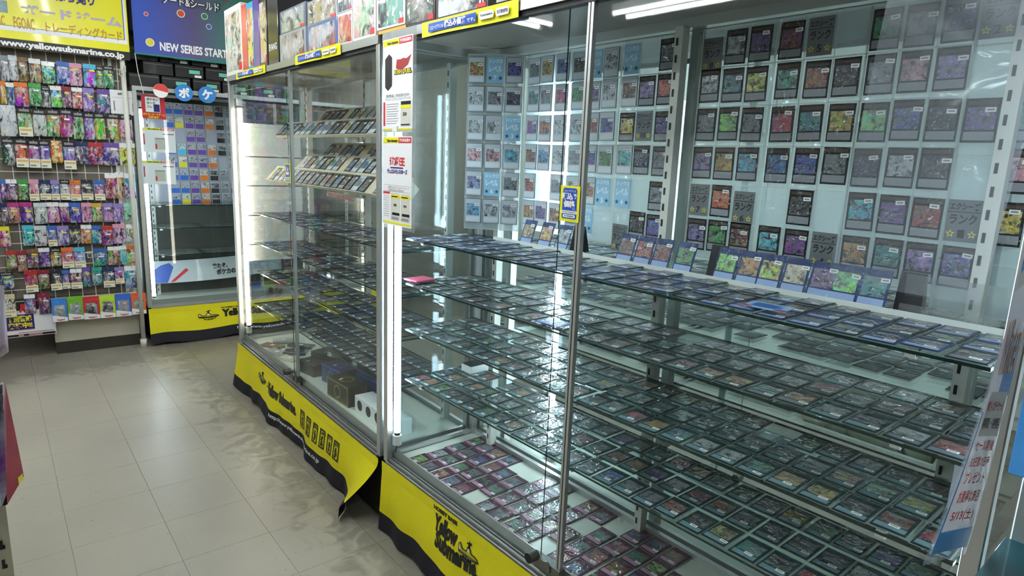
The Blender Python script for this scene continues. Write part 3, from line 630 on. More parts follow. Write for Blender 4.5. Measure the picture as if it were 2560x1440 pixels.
# clear vinyl hung inside the door, and the clear card racks below it
o = MB().grid(lambda u, v: (.06 + .004 * math.sin(u * 5), yw(.46) - .235 * u + (.04 * (1 - v)), 1.25 + .56 * v), 8, 8).build('vinyl_sheet', [HAZE], None, True)
o.matrix_world = RC.M.copy(); tag(o, 'large clear vinyl sheet hanging hazily inside the door by the winter poster', 'plastic sheet')
for i, (u, v) in enumerate(((2265, 700), (2340, 705), (2420, 720))):
    y_, z_ = at(RC, u, v, .36)
    b = MB(); b.box((0, -.062, 0), (.001, 0, .085)); b.box((-.02, -.062, 0), (0, 0, .001)); b.box((-.02, -.062, .0), (-.019, 0, .025))
    o = b.build('acrylic_stand', [CLEARP]); o.matrix_world = RC.M @ Matrix.Translation((.362, y_, ZL + .0015)); tag(o, f'empty clear acrylic card stand on the top shelf, {ORD[i]} past the leaning cards', 'card stand', 'empty acrylic stands')
# ------------------------------------------------------------------ winter poster at the near end
Lp = [(1.062, .205, 1.40), (1.055, .2, 1.345), (1.016, .2, 1.192), (.947, .2, 1.074), (.856, .2, .97)]
Rp = [(1.122, .19, 1.44), (1.118, .192, 1.38), (1.114, .194, 1.18), (1.108, .197, 1.03), (1.07, .2, .90)]
def curve(P, t):
    t = t * (len(P) - 1); i = min(int(t), len(P) - 2); f_ = t - i
    p0, p1, p2, p3 = (Vector(P[max(0, min(len(P) - 1, k))]) for k in (i - 1, i, i + 1, i + 2))
    return .5 * ((2 * p1) + (p2 - p0) * f_ + (2 * p0 - 5 * p1 + 4 * p2 - p3) * f_ ** 2 + (3 * p1 - p0 - 3 * p2 + p3) * f_ ** 3)
def WP(u, v, off=0):
    a_, b_ = curve(Lp, 1 - v), curve(Rp, 1 - v); p = a_.lerp(b_, u); p.y += .001 * math.sin(u * math.pi) - off; return p
wp = empty('hanging_poster', W0, (1.118, .195, 1.38), 'curled winter sale poster in a clear sleeve flagging out from the near end post', 'poster')
iv = wp.matrix_world.inverted(); WQ = lambda u, v, off=0: iv @ WP(u, v, off)
SNOW = mix_clear('snowy print', (.9, .95, 1), body=.97, bodycol='f2f6ff', f0=.05, rough=.15, bump=.2, bscale=9); ICE = mix_clear('icy blue print', (.5, .7, .9), body=.95, bodycol='4f96d2', f0=.05, rough=.15)
MB().grid(lambda u, v: WQ(u, v), 10, 24).build('clear_sleeve', [HAZE], wp, True)
def wquad(u0, u1, v0, v1, m_, off, nm):
    MB().grid(lambda u, v: WQ(lerp(u0, u1, u), lerp(v0, v1, v), off), 6, 12).build(nm, [m_], wp, True)
wquad(.07, .93, .04, .66, SNOW, .001, 'paper'); wquad(.07, .93, .70, .99, SNOW, .001, 'upper_paper')
wquad(.07, .93, .04, .10, ICE, .0016, 'icy_border'); wquad(.07, .11, .10, .40, ICE, .0016, 'icy_edge'); wquad(.07, .12, .72, .99, ICE, .0016, 'icy_edge'); wquad(.07, .93, .70, .735, ICE, .0016, 'icy_border')
wquad(.5, .93, .44, .56, mix_clear('sky print', (.5, .7, .9), body=.95, bodycol='6db2ee', f0=.05, rough=.15), .0014, 'sky_patch')
wquad(.18, .86, .335, .45, mat('panel print', 'e9e6da', .45, coat=.6), .0018, 'text_panel')
wt = lambda u0, u1, v0, v1: (lambda u, v: WQ(lerp(u0, u1, u), lerp(v0, v1, v), .0024))
text('Winter', wp, mat('orange logo', 'd98a3a', .4), wt(.15, .88, .49, .60), .08, 'logo_outline'); text('Winter', wp, WHT, lambda u, v: WQ(lerp(.15, .88, u), lerp(.49, .60, v), .003), .01, 'logo')
for s_, v0, mm in (('●ウィンターセール', .40, REDP), ('期間・内容', .355, BLK), ('セール開催', .295, REDP), ('5,5日間の日程', .25, REDP), ('プレゼント', .21, REDP), ('お買得な商品', .165, REDP), ('5/13(土)', .12, REDP)):
    text(s_, wp, mm, wt(.2, .8, v0, v0 + .03), .02)
for s_, v0 in (('セール品', .93), ('お知らせ', .87), ('平日割引', .815), ('ポイント', .76)): text(s_, wp, REDP if v0 > .85 else BLK, wt(.35, .85, v0, v0 + .035), .01)
# ------------------------------------------------------------------ stickers and yellow price tapes
def tape(F, lx, y0, y1, z0, z1, slope, label):
    t = empty('price_tape', F, (lx, y0, z0), label, 'sticker', 'yellow tax-included tapes')
    f0 = lambda u, v, off: (-off - .004 * math.sin(u * 6) * (1 - v), (y1 - y0) * u, (z1 - z0) * v + slope * u)
    MB().grid(lambda u, v: f0(u, v, 0), 12, 2).build('tape', [YELP], t, True)
    b = MB(); b.face([f0(.1, .22, .0055), f0(.62, .22, .0055), f0(.62, .8, .0055), f0(.1, .8, .0055)]); b.build('blue_band', [BLUP], t)
    for u0, u1 in ((.645, .79), (.805, .93)):
        b = MB(); b.face([f0(lerp(u0, u1, a_), lerp(.28, .74, c_), .006) for a_, c_ in ((.06, 0), (.94, 0), (1, .5), (.94, 1), (.06, 1), (0, .5))]); b.build('pill', [WHT], t)
    for s_, u0, u1, v0, v1, mm, bo in (('イエローサブマリンは', .12, .28, .34, .62, WHT, .01), ('税込み価格', .29, .52, .28, .78, WHT, .04), ('です。', .53, .61, .32, .55, WHT, .02), ('The price includes tax.', .66, .78, .42, .6, BLK, .02), ('价格是含税的', .82, .92, .4, .62, BLK, .02)):
        text(s_, t, mm, lambda u, v: f0(lerp(u0, u1, u), lerp(v0, v1, v), .0065), bo)
a = at(LC, 591, 200, -.008); b = at(LC, 663, 172, -.008); tape(LC, -.008, a[0], b[0], 1.818, 1.856, 0, 'yellow tax-included tape at the far end of the peeling-skirt showcase top rail')
a = at(LC, 738, 158, -.008); b = at(LC, 851, 112, -.008); tape(LC, -.008, a[0], b[0], 1.816, 1.858, 0, 'yellow tax-included tape midway along the peeling-skirt showcase top rail')
a = at(RC, 1055, 80, -.008); b = at(RC, 1296, 20, -.008); tape(RC, -.008, a[0], b[0], 1.806, 1.85, 0, 'yellow tax-included tape on the top rail of the winter-poster showcase')
def door_sticker(F, lx, y0, y1, z0, z1, label):
    t = empty('door_sticker', F, (lx, y0, z0), label, 'sticker', 'tall tax-included stickers')
    Wd, Hh = y1 - y0, z1 - z0; f0 = lambda u, v, off=0: (-off, Wd * u, Hh * v)
    MB().box((-.0004, min(0, Wd), 0), (0, max(0, Wd), Hh)).build('backing', [YELP], t)
    b = MB(); b.face([f0(u, v, .0008) for u, v in ((.17, .08), (.83, .08), (.88, .12), (.86, .9), (.8, .94), (.2, .94), (.14, .9), (.12, .12))]); b.build('blue_panel', [BLUP], t)
    for u0, u1, v0, v1 in ((.06, .93, .225, .31), (.18, .82, .115, .2)):
        b = MB(); b.face([f0(lerp(u0, u1, a_), lerp(v0, v1, c_), .0012) for a_, c_ in ((.05, 0), (.95, 0), (1, .5), (.95, 1), (.05, 1), (0, .5))]); b.build('pill', [WHT], t)
    for s_, u0, u1, v0, v1, mm, bo in (('イエローサブマリンは', .2, .8, .83, .89, WHT, .01), ('税込み', .1, .94, .61, .81, WHT, .06), ('価格', .2, .8, .4, .6, WHT, .06), ('です。', .66, .82, .335, .385, WHT, .02), ('The price includes tax.', .13, .88, .245, .29, BLK, .02), ('价格是含税的', .26, .74, .135, .18, BLK, .03)):
        text(s_, t, mm, lambda u, v: f0(lerp(u0, u1, u), lerp(v0, v1, v), .0016), bo)
door_sticker(RC, .004, yw(1.15), yw(1.083), 1.300, 1.388, 'blue and yellow tax-included sticker on the door stile of the winter-poster showcase')
a = at(LC, 713, 445, .004); b = at(LC, 727, 445, .004); door_sticker(LC, .004, a[0], b[0], 1.30, 1.39, 'blue and yellow tax-included sticker on the peeling-skirt showcase door')
# ------------------------------------------------------------------ pre-order posters on the post between the cases
def poster(F, lx, y0, z1, label, which):
    t = empty('notice_poster', F, (lx, y0, z1 - .32), label, 'poster', 'pre-order posters on the post')
    Wd, Hh = -.205, .318; f0 = lambda u, v, off=0: (-off, Wd * u, Hh * v)
    MB().box((-.0006, Wd * 1.02, -.012), (0, .006, Hh + .004)).build('clear_sleeve', [CLEARP], t)
    MB().box((-.0016, Wd * .93, 0), (-.0009, 0, Hh - .02)).build('paper', [PAPER], t)
    g = lambda u, v, off=.002: f0(.93 * u, .94 * v, off)
    def rect(u0, u1, v0, v1, m_, nm, off=.0022): b_ = MB(); b_.face([g(u0, v0, off), g(u1, v0, off), g(u1, v1, off), g(u0, v1, off)]); return b_.build(nm, [m_], t)
    def tx(s_, u0, u1, v0, v1, m_, bo=.02, ext=0): text(s_, t, m_, lambda u, v: g(lerp(u0, u1, u), lerp(v0, v1, v), .0028 + ext), bo)
    rect(.02, .56, .925, .985, YELP, 'yellow_header'); rect(.56, .98, .925, .985, REDP, 'red_header'); tx('Yellow Submarine', .15, .53, .935, .965, BLK, .05); tx('予約商品案内', .59, .95, .938, .975, WHT, .03)
    rect(.02, .98, .018, .04, YELP, 'yellow_footer')
    if which == 0:
        b_ = MB(); b_.face([g(u, v, .0022) for u, v in ((.18, .45), (.32, .5), (.32, .8), (.22, .84), (.08, .79), (.08, .49))]); b_.build('hexagon_panel', [mat('dark panel print', '24262a', .4, coat=.5, grain=.8, gscale=30)], t)
        b_ = MB(); b_.face([g(u, v, .0022) for u, v in ((.45, .68), (.55, .66), (.68, .66), (.85, .70), (.96, .8), (.8, .765), (.7, .775), (.6, .765), (.48, .77))]); b_.build('crest', [mat('crest print', '9c2f33', .4)], t)
        tx('RUSH DUEL', .4, .98, .61, .665, BLK, .09); tx('RUSH DUEL', .41, .97, .615, .66, mat('logo yellow', 'e8cf2a', .4), .03, .0012)
        rect(.02, .08, .07, .33, REDP, 'side_label'); tx('新商品 予約受付中', .12, .9, .375, .41, GRP, .01); tx('ラッシュデュエル デッキ', .1, .95, .345, .37, GRP, .01)
        for k in range(9): rect(.12, .55 - .03 * (k % 3), .3 - k * .026, .306 - k * .026, GRP, 'text_line')
        rect(.62, .96, .06, .33, mat('slip print', 'c9cabf', .5), 'order_slip'); rect(.63, .95, .29, .325, BLK, 'slip_header', .0026); rect(.63, .95, .25, .285, YELP, 'slip_band', .0026); tx('50', .7, .82, .17, .21, BLK, .03); rect(.63, .92, .07, .085, BLK, 'slip_footer', .0026)
    else:
        tx('遊戯王', .25, .78, .67, .775, REDP, .05); rect(.28, .72, .645, .66, PURP, 'logo_bar'); tx('デュエルモンスターズ', .17, .86, .585, .64, PURP, .05)
        for (u0, u1, v0, v1) in ((.02, .98, .455, .458), (.02, .98, .385, .388)): rect(u0, u1, v0, v1, GRP, 'rule_line')
        tx('遊戯王OCG デュエルモンスターズ', .2, .92, .42, .445, GRP, .01); tx('LIGHTNING OVERDRIVE', .22, .75, .392, .412, GRP, .01)
        rect(.02, .26, .355, .378, REDP, 'red_label')
        for k in range(10): rect(.04, .24, .33 - k * .026, .334 - k * .026, GRP, 'text_line')
        for u0 in (.3, .64):
            rect(u0, u0 + .3, .06, .37, mat('slip print', 'c9cabf', .5), 'order_slip'); rect(u0, u0 + .3, .31, .35, YELP, 'slip_band', .0026); rect(u0 + .03, u0 + .25, .325, .338, BLK, 'slip_line', .003); rect(u0 + .05, u0 + .3, .12, .15, BLK, 'slip_footer', .0026)
            tx('9/18', u0 + .1, u0 + .2, .22, .25, BLK, .04); rect(u0 + .03, u0 + .27, .07, .1, GRP, 'slip_code', .0026)
poster(RC, -.022, yw(2.005), 1.842, 'white pre-order poster with yellow and red duel logo, upper one on the post', 0)
poster(RC, -.024, yw(2.003), 1.53, 'white pre-order poster with red kanji logo, lower of the two on the post', 1)
o = slab('hook_pad', RC, (-.026, yw(1.92), 1.522), (.006, .032, .02), WHITE, 'white adhesive pad holding the upper poster on the post', 'adhesive pad')
# ------------------------------------------------------------------ boxes stacked on top of the cases
def top(o): return o.matrix_world.translation.z + max(c[2] for c in o.bound_box) + .0008
def gbox(F, px0, px1, vt, vb, lx, depth, col, label, name='model_box', spine=None, art=True, zb=None, txt=None, frame=True):
    y0 = at(F, px0, (vt + vb) / 2, lx)[0]; y1 = at(F, px1, (vt + vb) / 2, lx)[0]; um = (px0 + px1) / 2
    zt = at(F, um, vt, lx)[1]; z_ = at(F, um, vb, lx)[1] if zb is None else zb
    o = MB().box((0, y1 - y0, 0), (depth, 0, zt - z_)).build(name, [mat('box card ' + col, col, .35, coat=.8, grain=.05)], None, bev=.0015)
    o.matrix_world = F.M @ Matrix.Translation((lx, y0, z_)); tag(o, label, 'box', 'product boxes on top of the showcases')
    o.color = h(spine or col) + (1,)
    if art:
        W_, H_ = y0 - y1, zt - z_; m_ = .06
        b_ = MB(); b_.box((-.0008, -(W_) * (1 - m_), H_ * m_), (0, -W_ * m_, H_ * (1 - m_ * 1.5))); p = b_.build('printed_front', [BOXA], o); p.color = o.color
        b_ = MB(); b_.box((-.0014, -W_ * .96, H_ * .05), (-.0002, -W_ * .8, H_ * .16)); b_.build('maker_mark', [REDP], o)
    if txt: text(txt, o, WHT, lambda u, v: (-.0016, -(y0 - y1) * lerp(.1, .9, u), (zt - z_) * lerp(.2, .3, v)), .03)
    return o
T = 1.8505
gbox(LC, 563, 604, 14, 180, .0, .2, 'e8e4e0', 'white figure box with pale pastel print at the far end of the stack', spine='d8b8a8', zb=T)
gbox(LC, 605, 617, 10, 170, .0, .2, 'c9444a', 'slim red box standing beside the white figure box', art=False, zb=T)
gbox(LC, 618, 633, 4, 166, .0, .2, '38a8d0', 'slim cyan box with yellow foot, standing beside the red one', spine='e0d040', zb=T)
gbox(LC, 634, 648, -6, 160, .0, .2, '5a3f9a', 'slim purple box standing beside the cyan one', art=False, zb=T)
gbox(LC, 649, 666, -12, 152, .0, .2, '26242a', 'tall black and orange box standing beside the purple one', spine='c98a3a', zb=T)
gbox(LC, 669, 694, -14, 148, .0, .2, '141416', 'tall plain black box with small white lettering', art=False, txt='EVANG', zb=T)
g1 = gbox(LC, 699, 764, 76, 140, .005, .26, '9aa4b0', 'wide robot kit box in white and red shrink wrap, bottom of the middle pile', spine='8090a8', zb=T)
gbox(LC, 699, 764, 16, 75, .01, .24, '6a7484', 'wide robot kit box in grey and white, on top of the middle pile', spine='a0a8b8', zb=top(g1))
g1 = gbox(LC, 768, 842, 54, 122, .005, .26, '4a68a8', 'wide robot kit box in blue and yellow, bottom of the nearer pile', spine='5078c0', zb=T)
gbox(LC, 768, 842, -10, 52, .01, .26, '8a94a0', 'wide robot kit box in grey and gold, on top of the nearer pile', spine='b09a50', zb=top(g1))
g1 = gbox(LC, 844, 880, 30, 98, .0, .26, 'eceae6', 'white kit box with red trim next to the nearer pile', spine='c84040', zb=T)
gbox(LC, 844, 880, -30, 28, .0, .26, 'c9d0d8', 'pale kit box with dark figures, on the white kit box with red trim', spine='404858', zb=top(g1))
gbox(LC, 882, 938, -40, 94, .0, .22, 'ece6e2', 'large white box with faint pink line drawing above the post', spine='d8a0a0', zb=T)
gbox(RC, 942, 1012, -40, 76, .0, .22, 'e6ebe6', 'large white box with green line drawing straddling the two cases', spine='60a890', zb=T + .0135)
slab('box_base', RC, (.1, 1.795, T), (.2, .19, .011), mat('orange board', 'd9a24a', .6), 'thin orange board under the white and green box', 'board')
gbox(RC, 1015, 1088, -60, 50, .0, .22, '3a2a2c', 'large dark brown box with pale lettering, next to the barcode box', spine='6a5048', zb=T)
o = gbox(RC, 1090, 1222, -60, 14, .0, .22, '20222a', 'large black and white box with a barcode at the near end of the stack', spine='d8dce0', zb=T)
b = MB(); y_, z_ = at(RC, 1200, 4, -.003)
for k in range(12): b.box((-.003, -.30 - k * .004, .005), (-.0018, -.298 - k * .004, .03), 0)
b.build('barcode', [WHT], o)
# ------------------------------------------------------------------ what stands in the further case
mixl = ['grey', 'blue', 'gold', 'white', 'teal', 'orange', 'brown', 'purple', 'black']
NL = 17
for li, (x, z, ya, yb, dsc) in enumerate(((.30, 1.60, .45, 1.35, 'topmost'), (.18, 1.53, .25, 1.62, 'second'), (.315, 1.425, .5, 1.3, 'third'), (.225, 1.36, .45, 1.45, 'fourth'), (.14, 1.285, .12, 1.70, 'lowest'))):
    b = MB(); tl = math.radians(48)
    X = Matrix.Translation((x, 0, z)) @ Matrix.Rotation(-tl, 4, 'Y')
    b.box((0, ya, -.004), (.105, yb, 0), 0, None, X); b.box((-.003, ya, -.012), (0, yb, .006), 0, None, X)
    for y in (ya, yb - .004): b.box((.02, y, -.05), (.09, y + .004, 0), 0, None, X)
    o = b.build('card_ledge', [mat('beige ledge', 'cfc3a4', .5)]); o.matrix_world = LC.M.copy(); tag(o, f'tilted beige card ledge in the peeling-skirt showcase, {dsc} of five', 'ledge', 'tilted card ledges')
    n = int((yb - ya) / .072)
    for i in range(n):
        if R.random() < .06: continue
        yy = ya + .04 + i * .072
        c = X @ Vector((.002, yy, .0045)); up = (X.to_3x3() @ Vector((1, 0, 0)))
        cw = R.choice(mixl); kd = R.choice(('dark', 'pale', 'slate'))
        mk_card('ledge_card', kd, Mx(LC, c, (0, -1, 0), up), cw, f'{KN[kd]} with {cw} picture on the {dsc} tilted ledge, {ORD[i]} from its near end', f'cards on the {dsc} tilted ledge')
# cards lying on the shelves of the further case and of the case behind: past counting, one mass
b = MB(); bms = []
def mass(F, zs, x0, y0, y1, rows, seed, name, label, kd='slate'):
    rr = random.Random(seed); b = MB()
    for z in zs:
        for r_ in range(rows):
            y = y0
            while y < y1:
                if rr.random() > .08:
                    X = F.M @ Matrix.Translation((x0 + r_ * .09, y, z + .001 + rr.choice((0, .003)))) @ Matrix.Rotation(rr.uniform(-.06, .06), 4, 'Z') @ Matrix.Rotation(rr.uniform(-.03, 0), 4, 'Y')
                    b.box((0, -.031, 0), (.086, .031, .0016), 0, None, X); k = .002
                    q_ = [(.025, -.024), (.068, -.024), (.068, .024), (.025, .024)]; b.face([X @ Vector((a_, c_, k)) for a_, c_ in q_], rr.choice((1, 2, 3, 4)))
                    q_ = [(.004, -.026), (.021, -.026), (.021, .026), (.004, .026)]; b.face([X @ Vector((a_, c_, k)) for a_, c_ in q_], 5)
                    q_ = [(.014, -.02), (.022, -.02), (.022, -.002), (.014, -.002)]; b.face([X @ Vector((a_, c_, k + .0004)) for a_, c_ in q_], 6)
                y += .068
    o = b.build(name, [film('mass border ' + name, KINDS[kd][0]), film('mass a ' + name, '3a4650'), film('mass b ' + name, '5b5248'), film('mass c ' + name, '28405a'), film('mass d ' + name, '6a7070'), film('mass text ' + name, KINDS[kd][1]), LBL])
    o['kind'] = 'stuff'; o['label'] = label; o['category'] = 'cards'
mass(LC, (1.083, .905, .73, .532), .106, .1, 1.78, 3, 5, 'shelf_cards', 'sleeved cards spread over the glass shelves of the peeling-skirt showcase')
mass(BK, [z - .03 for z in RCZ], .06, .1, 1.78, 3, 9, 'reverse_cards', 'sleeved cards spread over the shelves of the case behind the nearest one')
# boxes and loose goods in the tray of the further case
def cbox(c, size, rz, col, label, ring=None, top=None, nm='storage_box', edge=None):
    o = slab(nm, LC, c, size, mat('tray box ' + col, col, .4, coat=.6), label, 'box', rz, 'boxes in the further tray', .0015)
    sx, sy, sz = size
    if edge:
        b_ = MB()
        for (y0, y1, z0, z1) in ((-sy / 2, sy / 2, .003, .008), (-sy / 2, sy / 2, sz - .008, sz - .003), (-sy / 2 + .002, -sy / 2 + .007, .008, sz - .008), (sy / 2 - .007, sy / 2 - .002, .008, sz - .008)): b_.box((-sx / 2 - .0008, y0, z0), (-sx / 2 + .0001, y1, z1))
        b_.build('edge_stripe', [edge], o)
    if ring:
        b_ = MB(); n_ = 24; ro = min(sy, sz) * .34
        for i in range(n_):
            a0, a1 = 2 * math.pi * i / n_, 2 * math.pi * (i + 1) / n_
            b_.face([(-sx / 2 - .001, math.cos(t_) * r_, sz / 2 + math.sin(t_) * r_) for t_, r_ in ((a0, ro), (a1, ro), (a1, ro * .72), (a0, ro * .72))])
            b_.face([(math.cos(t_) * r_, math.sin(t_) * r_, sz + .0008) for t_, r_ in ((a0, ro * 1.1), (a1, ro * 1.1), (a1, ro * .85), (a0, ro * .85))])
        b_.build('ring_print', [ring], o)
    p = link('price_label', PL, o); p.location = (-sx * .2, sy * .1, sz + .0006)
    return o
GLD = mat('dull gold print', '8d8428', .4)
cbox((.135, .60, .3005), (.10, .21, .098), .06, '23231c', 'black card box with gold ring in the further tray', GLD, edge=GLD)
cbox((.20, .82, .3005), (.11, .19, .095), .1, '1c2c5c', 'blue card box behind the gold ring box', mat('blue ring', '3c64b0', .4), edge=mat('blue edge', '3560b8', .4))
cbox((.27, .56, .3005), (.10, .22, .105), .1, '203a6c', 'blue card box deep in the further tray, seen over the gold ring box', edge=mat('blue edge', '3560b8', .4))
cbox((.29, .56, .407), (.12, .24, .09), .1, '22305c', 'blue patterned card box stacked on another blue box', edge=mat('blue edge', '3560b8', .4))
cbox((.15, 1.06, .3005), (.10, .16, .06), .2, '2b2c2a', 'flat dark grey box beside the blue card boxes')
cbox((.27, 1.10, .3005), (.12, .2, .08), .3, '33342f', 'dark grey box at the back of the further tray')
o = slab('speaker_box', LC, (.15, .27, .3005), (.09, .36, .075), WHITE, 'long white carton with round black cut-outs at the near end of the further tray', 'box', .0)
b = MB()
for k in range(4): b.cyl((-.0455, .13 - k * .085, .04), (-.0448, .13 - k * .085, .04), .024, 0, 18)
b.build('round_cutout', [BLK], o)
for i, (x, y, ln, rz, c) in enumerate(((.12, 1.62, .14, .5, '8a6a4a'), (.2, 1.66, .12, 1.2, 'c8c8c0'), (.1, 1.48, .16, .2, 'b0b0a8'), (.18, 1.4, .13, .9, '3a3c44'), (.12, 1.33, .12, .4, 'd8d4b8'), (.25, 1.5, .15, .7, '46484c'))):
    o = slab('packet', LC, (x, y, .3008 + (i % 2) * .012), (.065, ln, .011), mat('packet ' + c, c, .35, coat=.8, grain=.5, gscale=60), f'{("brown", "silver", "grey", "black", "cream", "dark grey")[i]} packet lying among goods at the far end of the further tray', 'packet', rz, 'packets at the far end of the tray')
    MB().box((-.01, -.012, .011), (.012, .012, .0116)).build('price_label', [LBL], o)
o = slab('paper_notice', LC, (.36, at(LC, 850, 495, .36)[0], at(LC, 850, 497, .36)[1]), (.002, .36, .03), mat('red framed notice', 'e4d6cc', .5), 'narrow red-framed notice strip in the peeling-skirt showcase', 'notice', 0)
MB().box((-.0016, -.178, .001), (-.001, .178, .004)).box((-.0016, -.178, .018), (-.001, .178, .021)).build('red_frame', [REDP], o)
for k in range(3): MB().box((-.0016, .06 - k * .1, .004), (-.001, .15 - k * .1, .018)).build('red_print', [REDP], o)
# ------------------------------------------------------------------ back wall: grid, packs, signs
g = empty('wire_grid_panel', BW, (0, 0, 0), 'white wire grid on the back wall hung with booster packs', 'wire grid')
GX = .045
b = MB(); k = .0022
y = .03
while y < 1.2:
    b.box((GX - k, y - k, .38), (GX + k, y + k, 2.25)); y += .0775
z = .40
while z < 2.25:
    b.box((GX - k * 2, .02, z - k), (GX, 1.2, z + k)); z += .0775
b.build('wire_mesh', [OFFW], g)
MB().box((GX + .03, -.02, .41), (GX + .04, 1.25, 2.45)).build('backing_panel', [mat('grid backing', '7d766b', .7, grain=.05, gscale=4)], g)
for yy in (.06, 1.15): MB().box((GX + .004, yy, .41), (GX + .03, yy + .02, 2.3)).build('grid_upright', [OFFW], g)
o = MB().cyl((0, 0, 0), (0, 0, 2.3), .0155, 0, 14).cyl((0, 0, 0), (0, 0, .06), .022, 0, 14).build('wall_pole', [OFFW], None, True); o.matrix_world = BW.M @ Matrix.Translation((-.005, 0, 0)); tag(o, 'white steel pole from floor to sign between the grid and the showcase', 'pole')
y0, z0 = at(BW, 133, 800, .06); y1, _ = at(BW, 352, 800, .06)
o = MB().box((.07, y1 + .01, .085), (.5, y0, .40)).build('display_plinth', [mat('cream laminate', 'bdb9a8', .5)]); o.matrix_world = BW.M.copy(); tag(o, 'low cream plinth under the wire grid', 'plinth')
MB().box((.075, y1 + .012, 0), (.5, y0 - .002, .085)).build('kick_board', [mat('dark kick', '3a342f', .5)], o)
# pack meshes in unit space: X width, Y height, Z toward the viewer
def pouch(u, v):
    t_ = max(0, 1 - (2 * u - 1) ** 4) * max(0, 1 - (2 * v - 1) ** 6); return (u - .5, v, .003 + .011 * t_)
b = MB().grid(pouch, 8, 8); b.box((-.5, 0, 0), (.5, 1, .003), 1); PK = b.mesh('booster_pack', [PACKA, SILV], False)
PK.polygons.foreach_set('use_smooth', [True] * len(PK.polygons))
HD = {}
for nm, m_ in (('black', BLK), ('white', PAPER), ('self', None)):
    bb = MB(); bb.box((-.5, .80, .003), (.5, 1.0, .0156)); 
    if nm == 'black': bb.face([(-.36, .86, .0161), (.36, .86, .0161), (.36, .94, .0161), (-.36, .94, .0161)], 1)
    HD[nm] = bb.mesh('header_card', [m_ or film('header film', 'ffffff', .2, 6, objcol=True), GRP])
bb = MB(); bb.box((-.47, -.02, .012), (.49, .30, .0165)); bb.face([(-.4, .17, .0169), (.42, .17, .0169), (.42, .25, .0169), (-.4, .25, .0169)], 1); bb.face([(-.4, .03, .0169), (.1, .03, .0169), (.1, .09, .0169), (-.4, .09, .0169)], 2)
TG = bb.mesh('shop_tag', [CREAM, mat('tag print', 'cfae6c', .5), GRP])
bb = MB(); bb.box((-.22, 0, .013), (.22, .065, .0165)); PLW = bb.mesh('price_label', [LBL]); bb = MB(); bb.box((-.22, 0, .013), (.22, .065, .0165)); PLY = bb.mesh('price_label', [YLBL])
bb = MB(); bb.cyl((0, .955, .0), (0, .955, .02), .035, 0, 8); HK = bb.mesh('hook_tip', [GREY])
def pack(u0, u1, v0, v1, cw, hd, tg, lbl, rown, n, lx=.03):
    um = (u0 + u1) / 2; ya = at(BW, u0, (v0 + v1) / 2, lx)[0]; yb = at(BW, u1, (v0 + v1) / 2, lx)[0]; zt = at(BW, um, v0, lx)[1]; zb = at(BW, um, v1, lx)[1]
    W_, H_ = ya - yb, zt - zb; jit = R.uniform(-.008, .0)
    m_ = Mx(BW, ((lx + jit), (ya + yb) / 2, zb), (0, -1, 0), (0, 0, 1), R.uniform(-.02, .02)) @ Matrix.Diagonal((W_, H_, 1, 1))
    o = link('booster_pack', PK); o.matrix_world = m_; o.color = h(PAL[cw]) + (1,)
    ds = {'black': 'black-topped ', 'white': 'white-topped ', 'self': '', None: ''}[hd]
    tag(o, f'{ds}{cw} booster pack{" with cream tag" if tg else ""}, {rown} row of wire grid, {ORD[n]} from pole', 'booster pack', 'booster packs on the wire grid')
    if hd:
        c = link('header_card', HD[hd], o); c.color = o.color
    if tg: link('shop_tag', TG, o)
    if lbl:
        c = link('price_label', PLY if lbl == 'y' else PLW, o); c.location = (R.uniform(.0, .2), R.uniform(.5, .72), 0)
    link('hook_tip', HK, o)
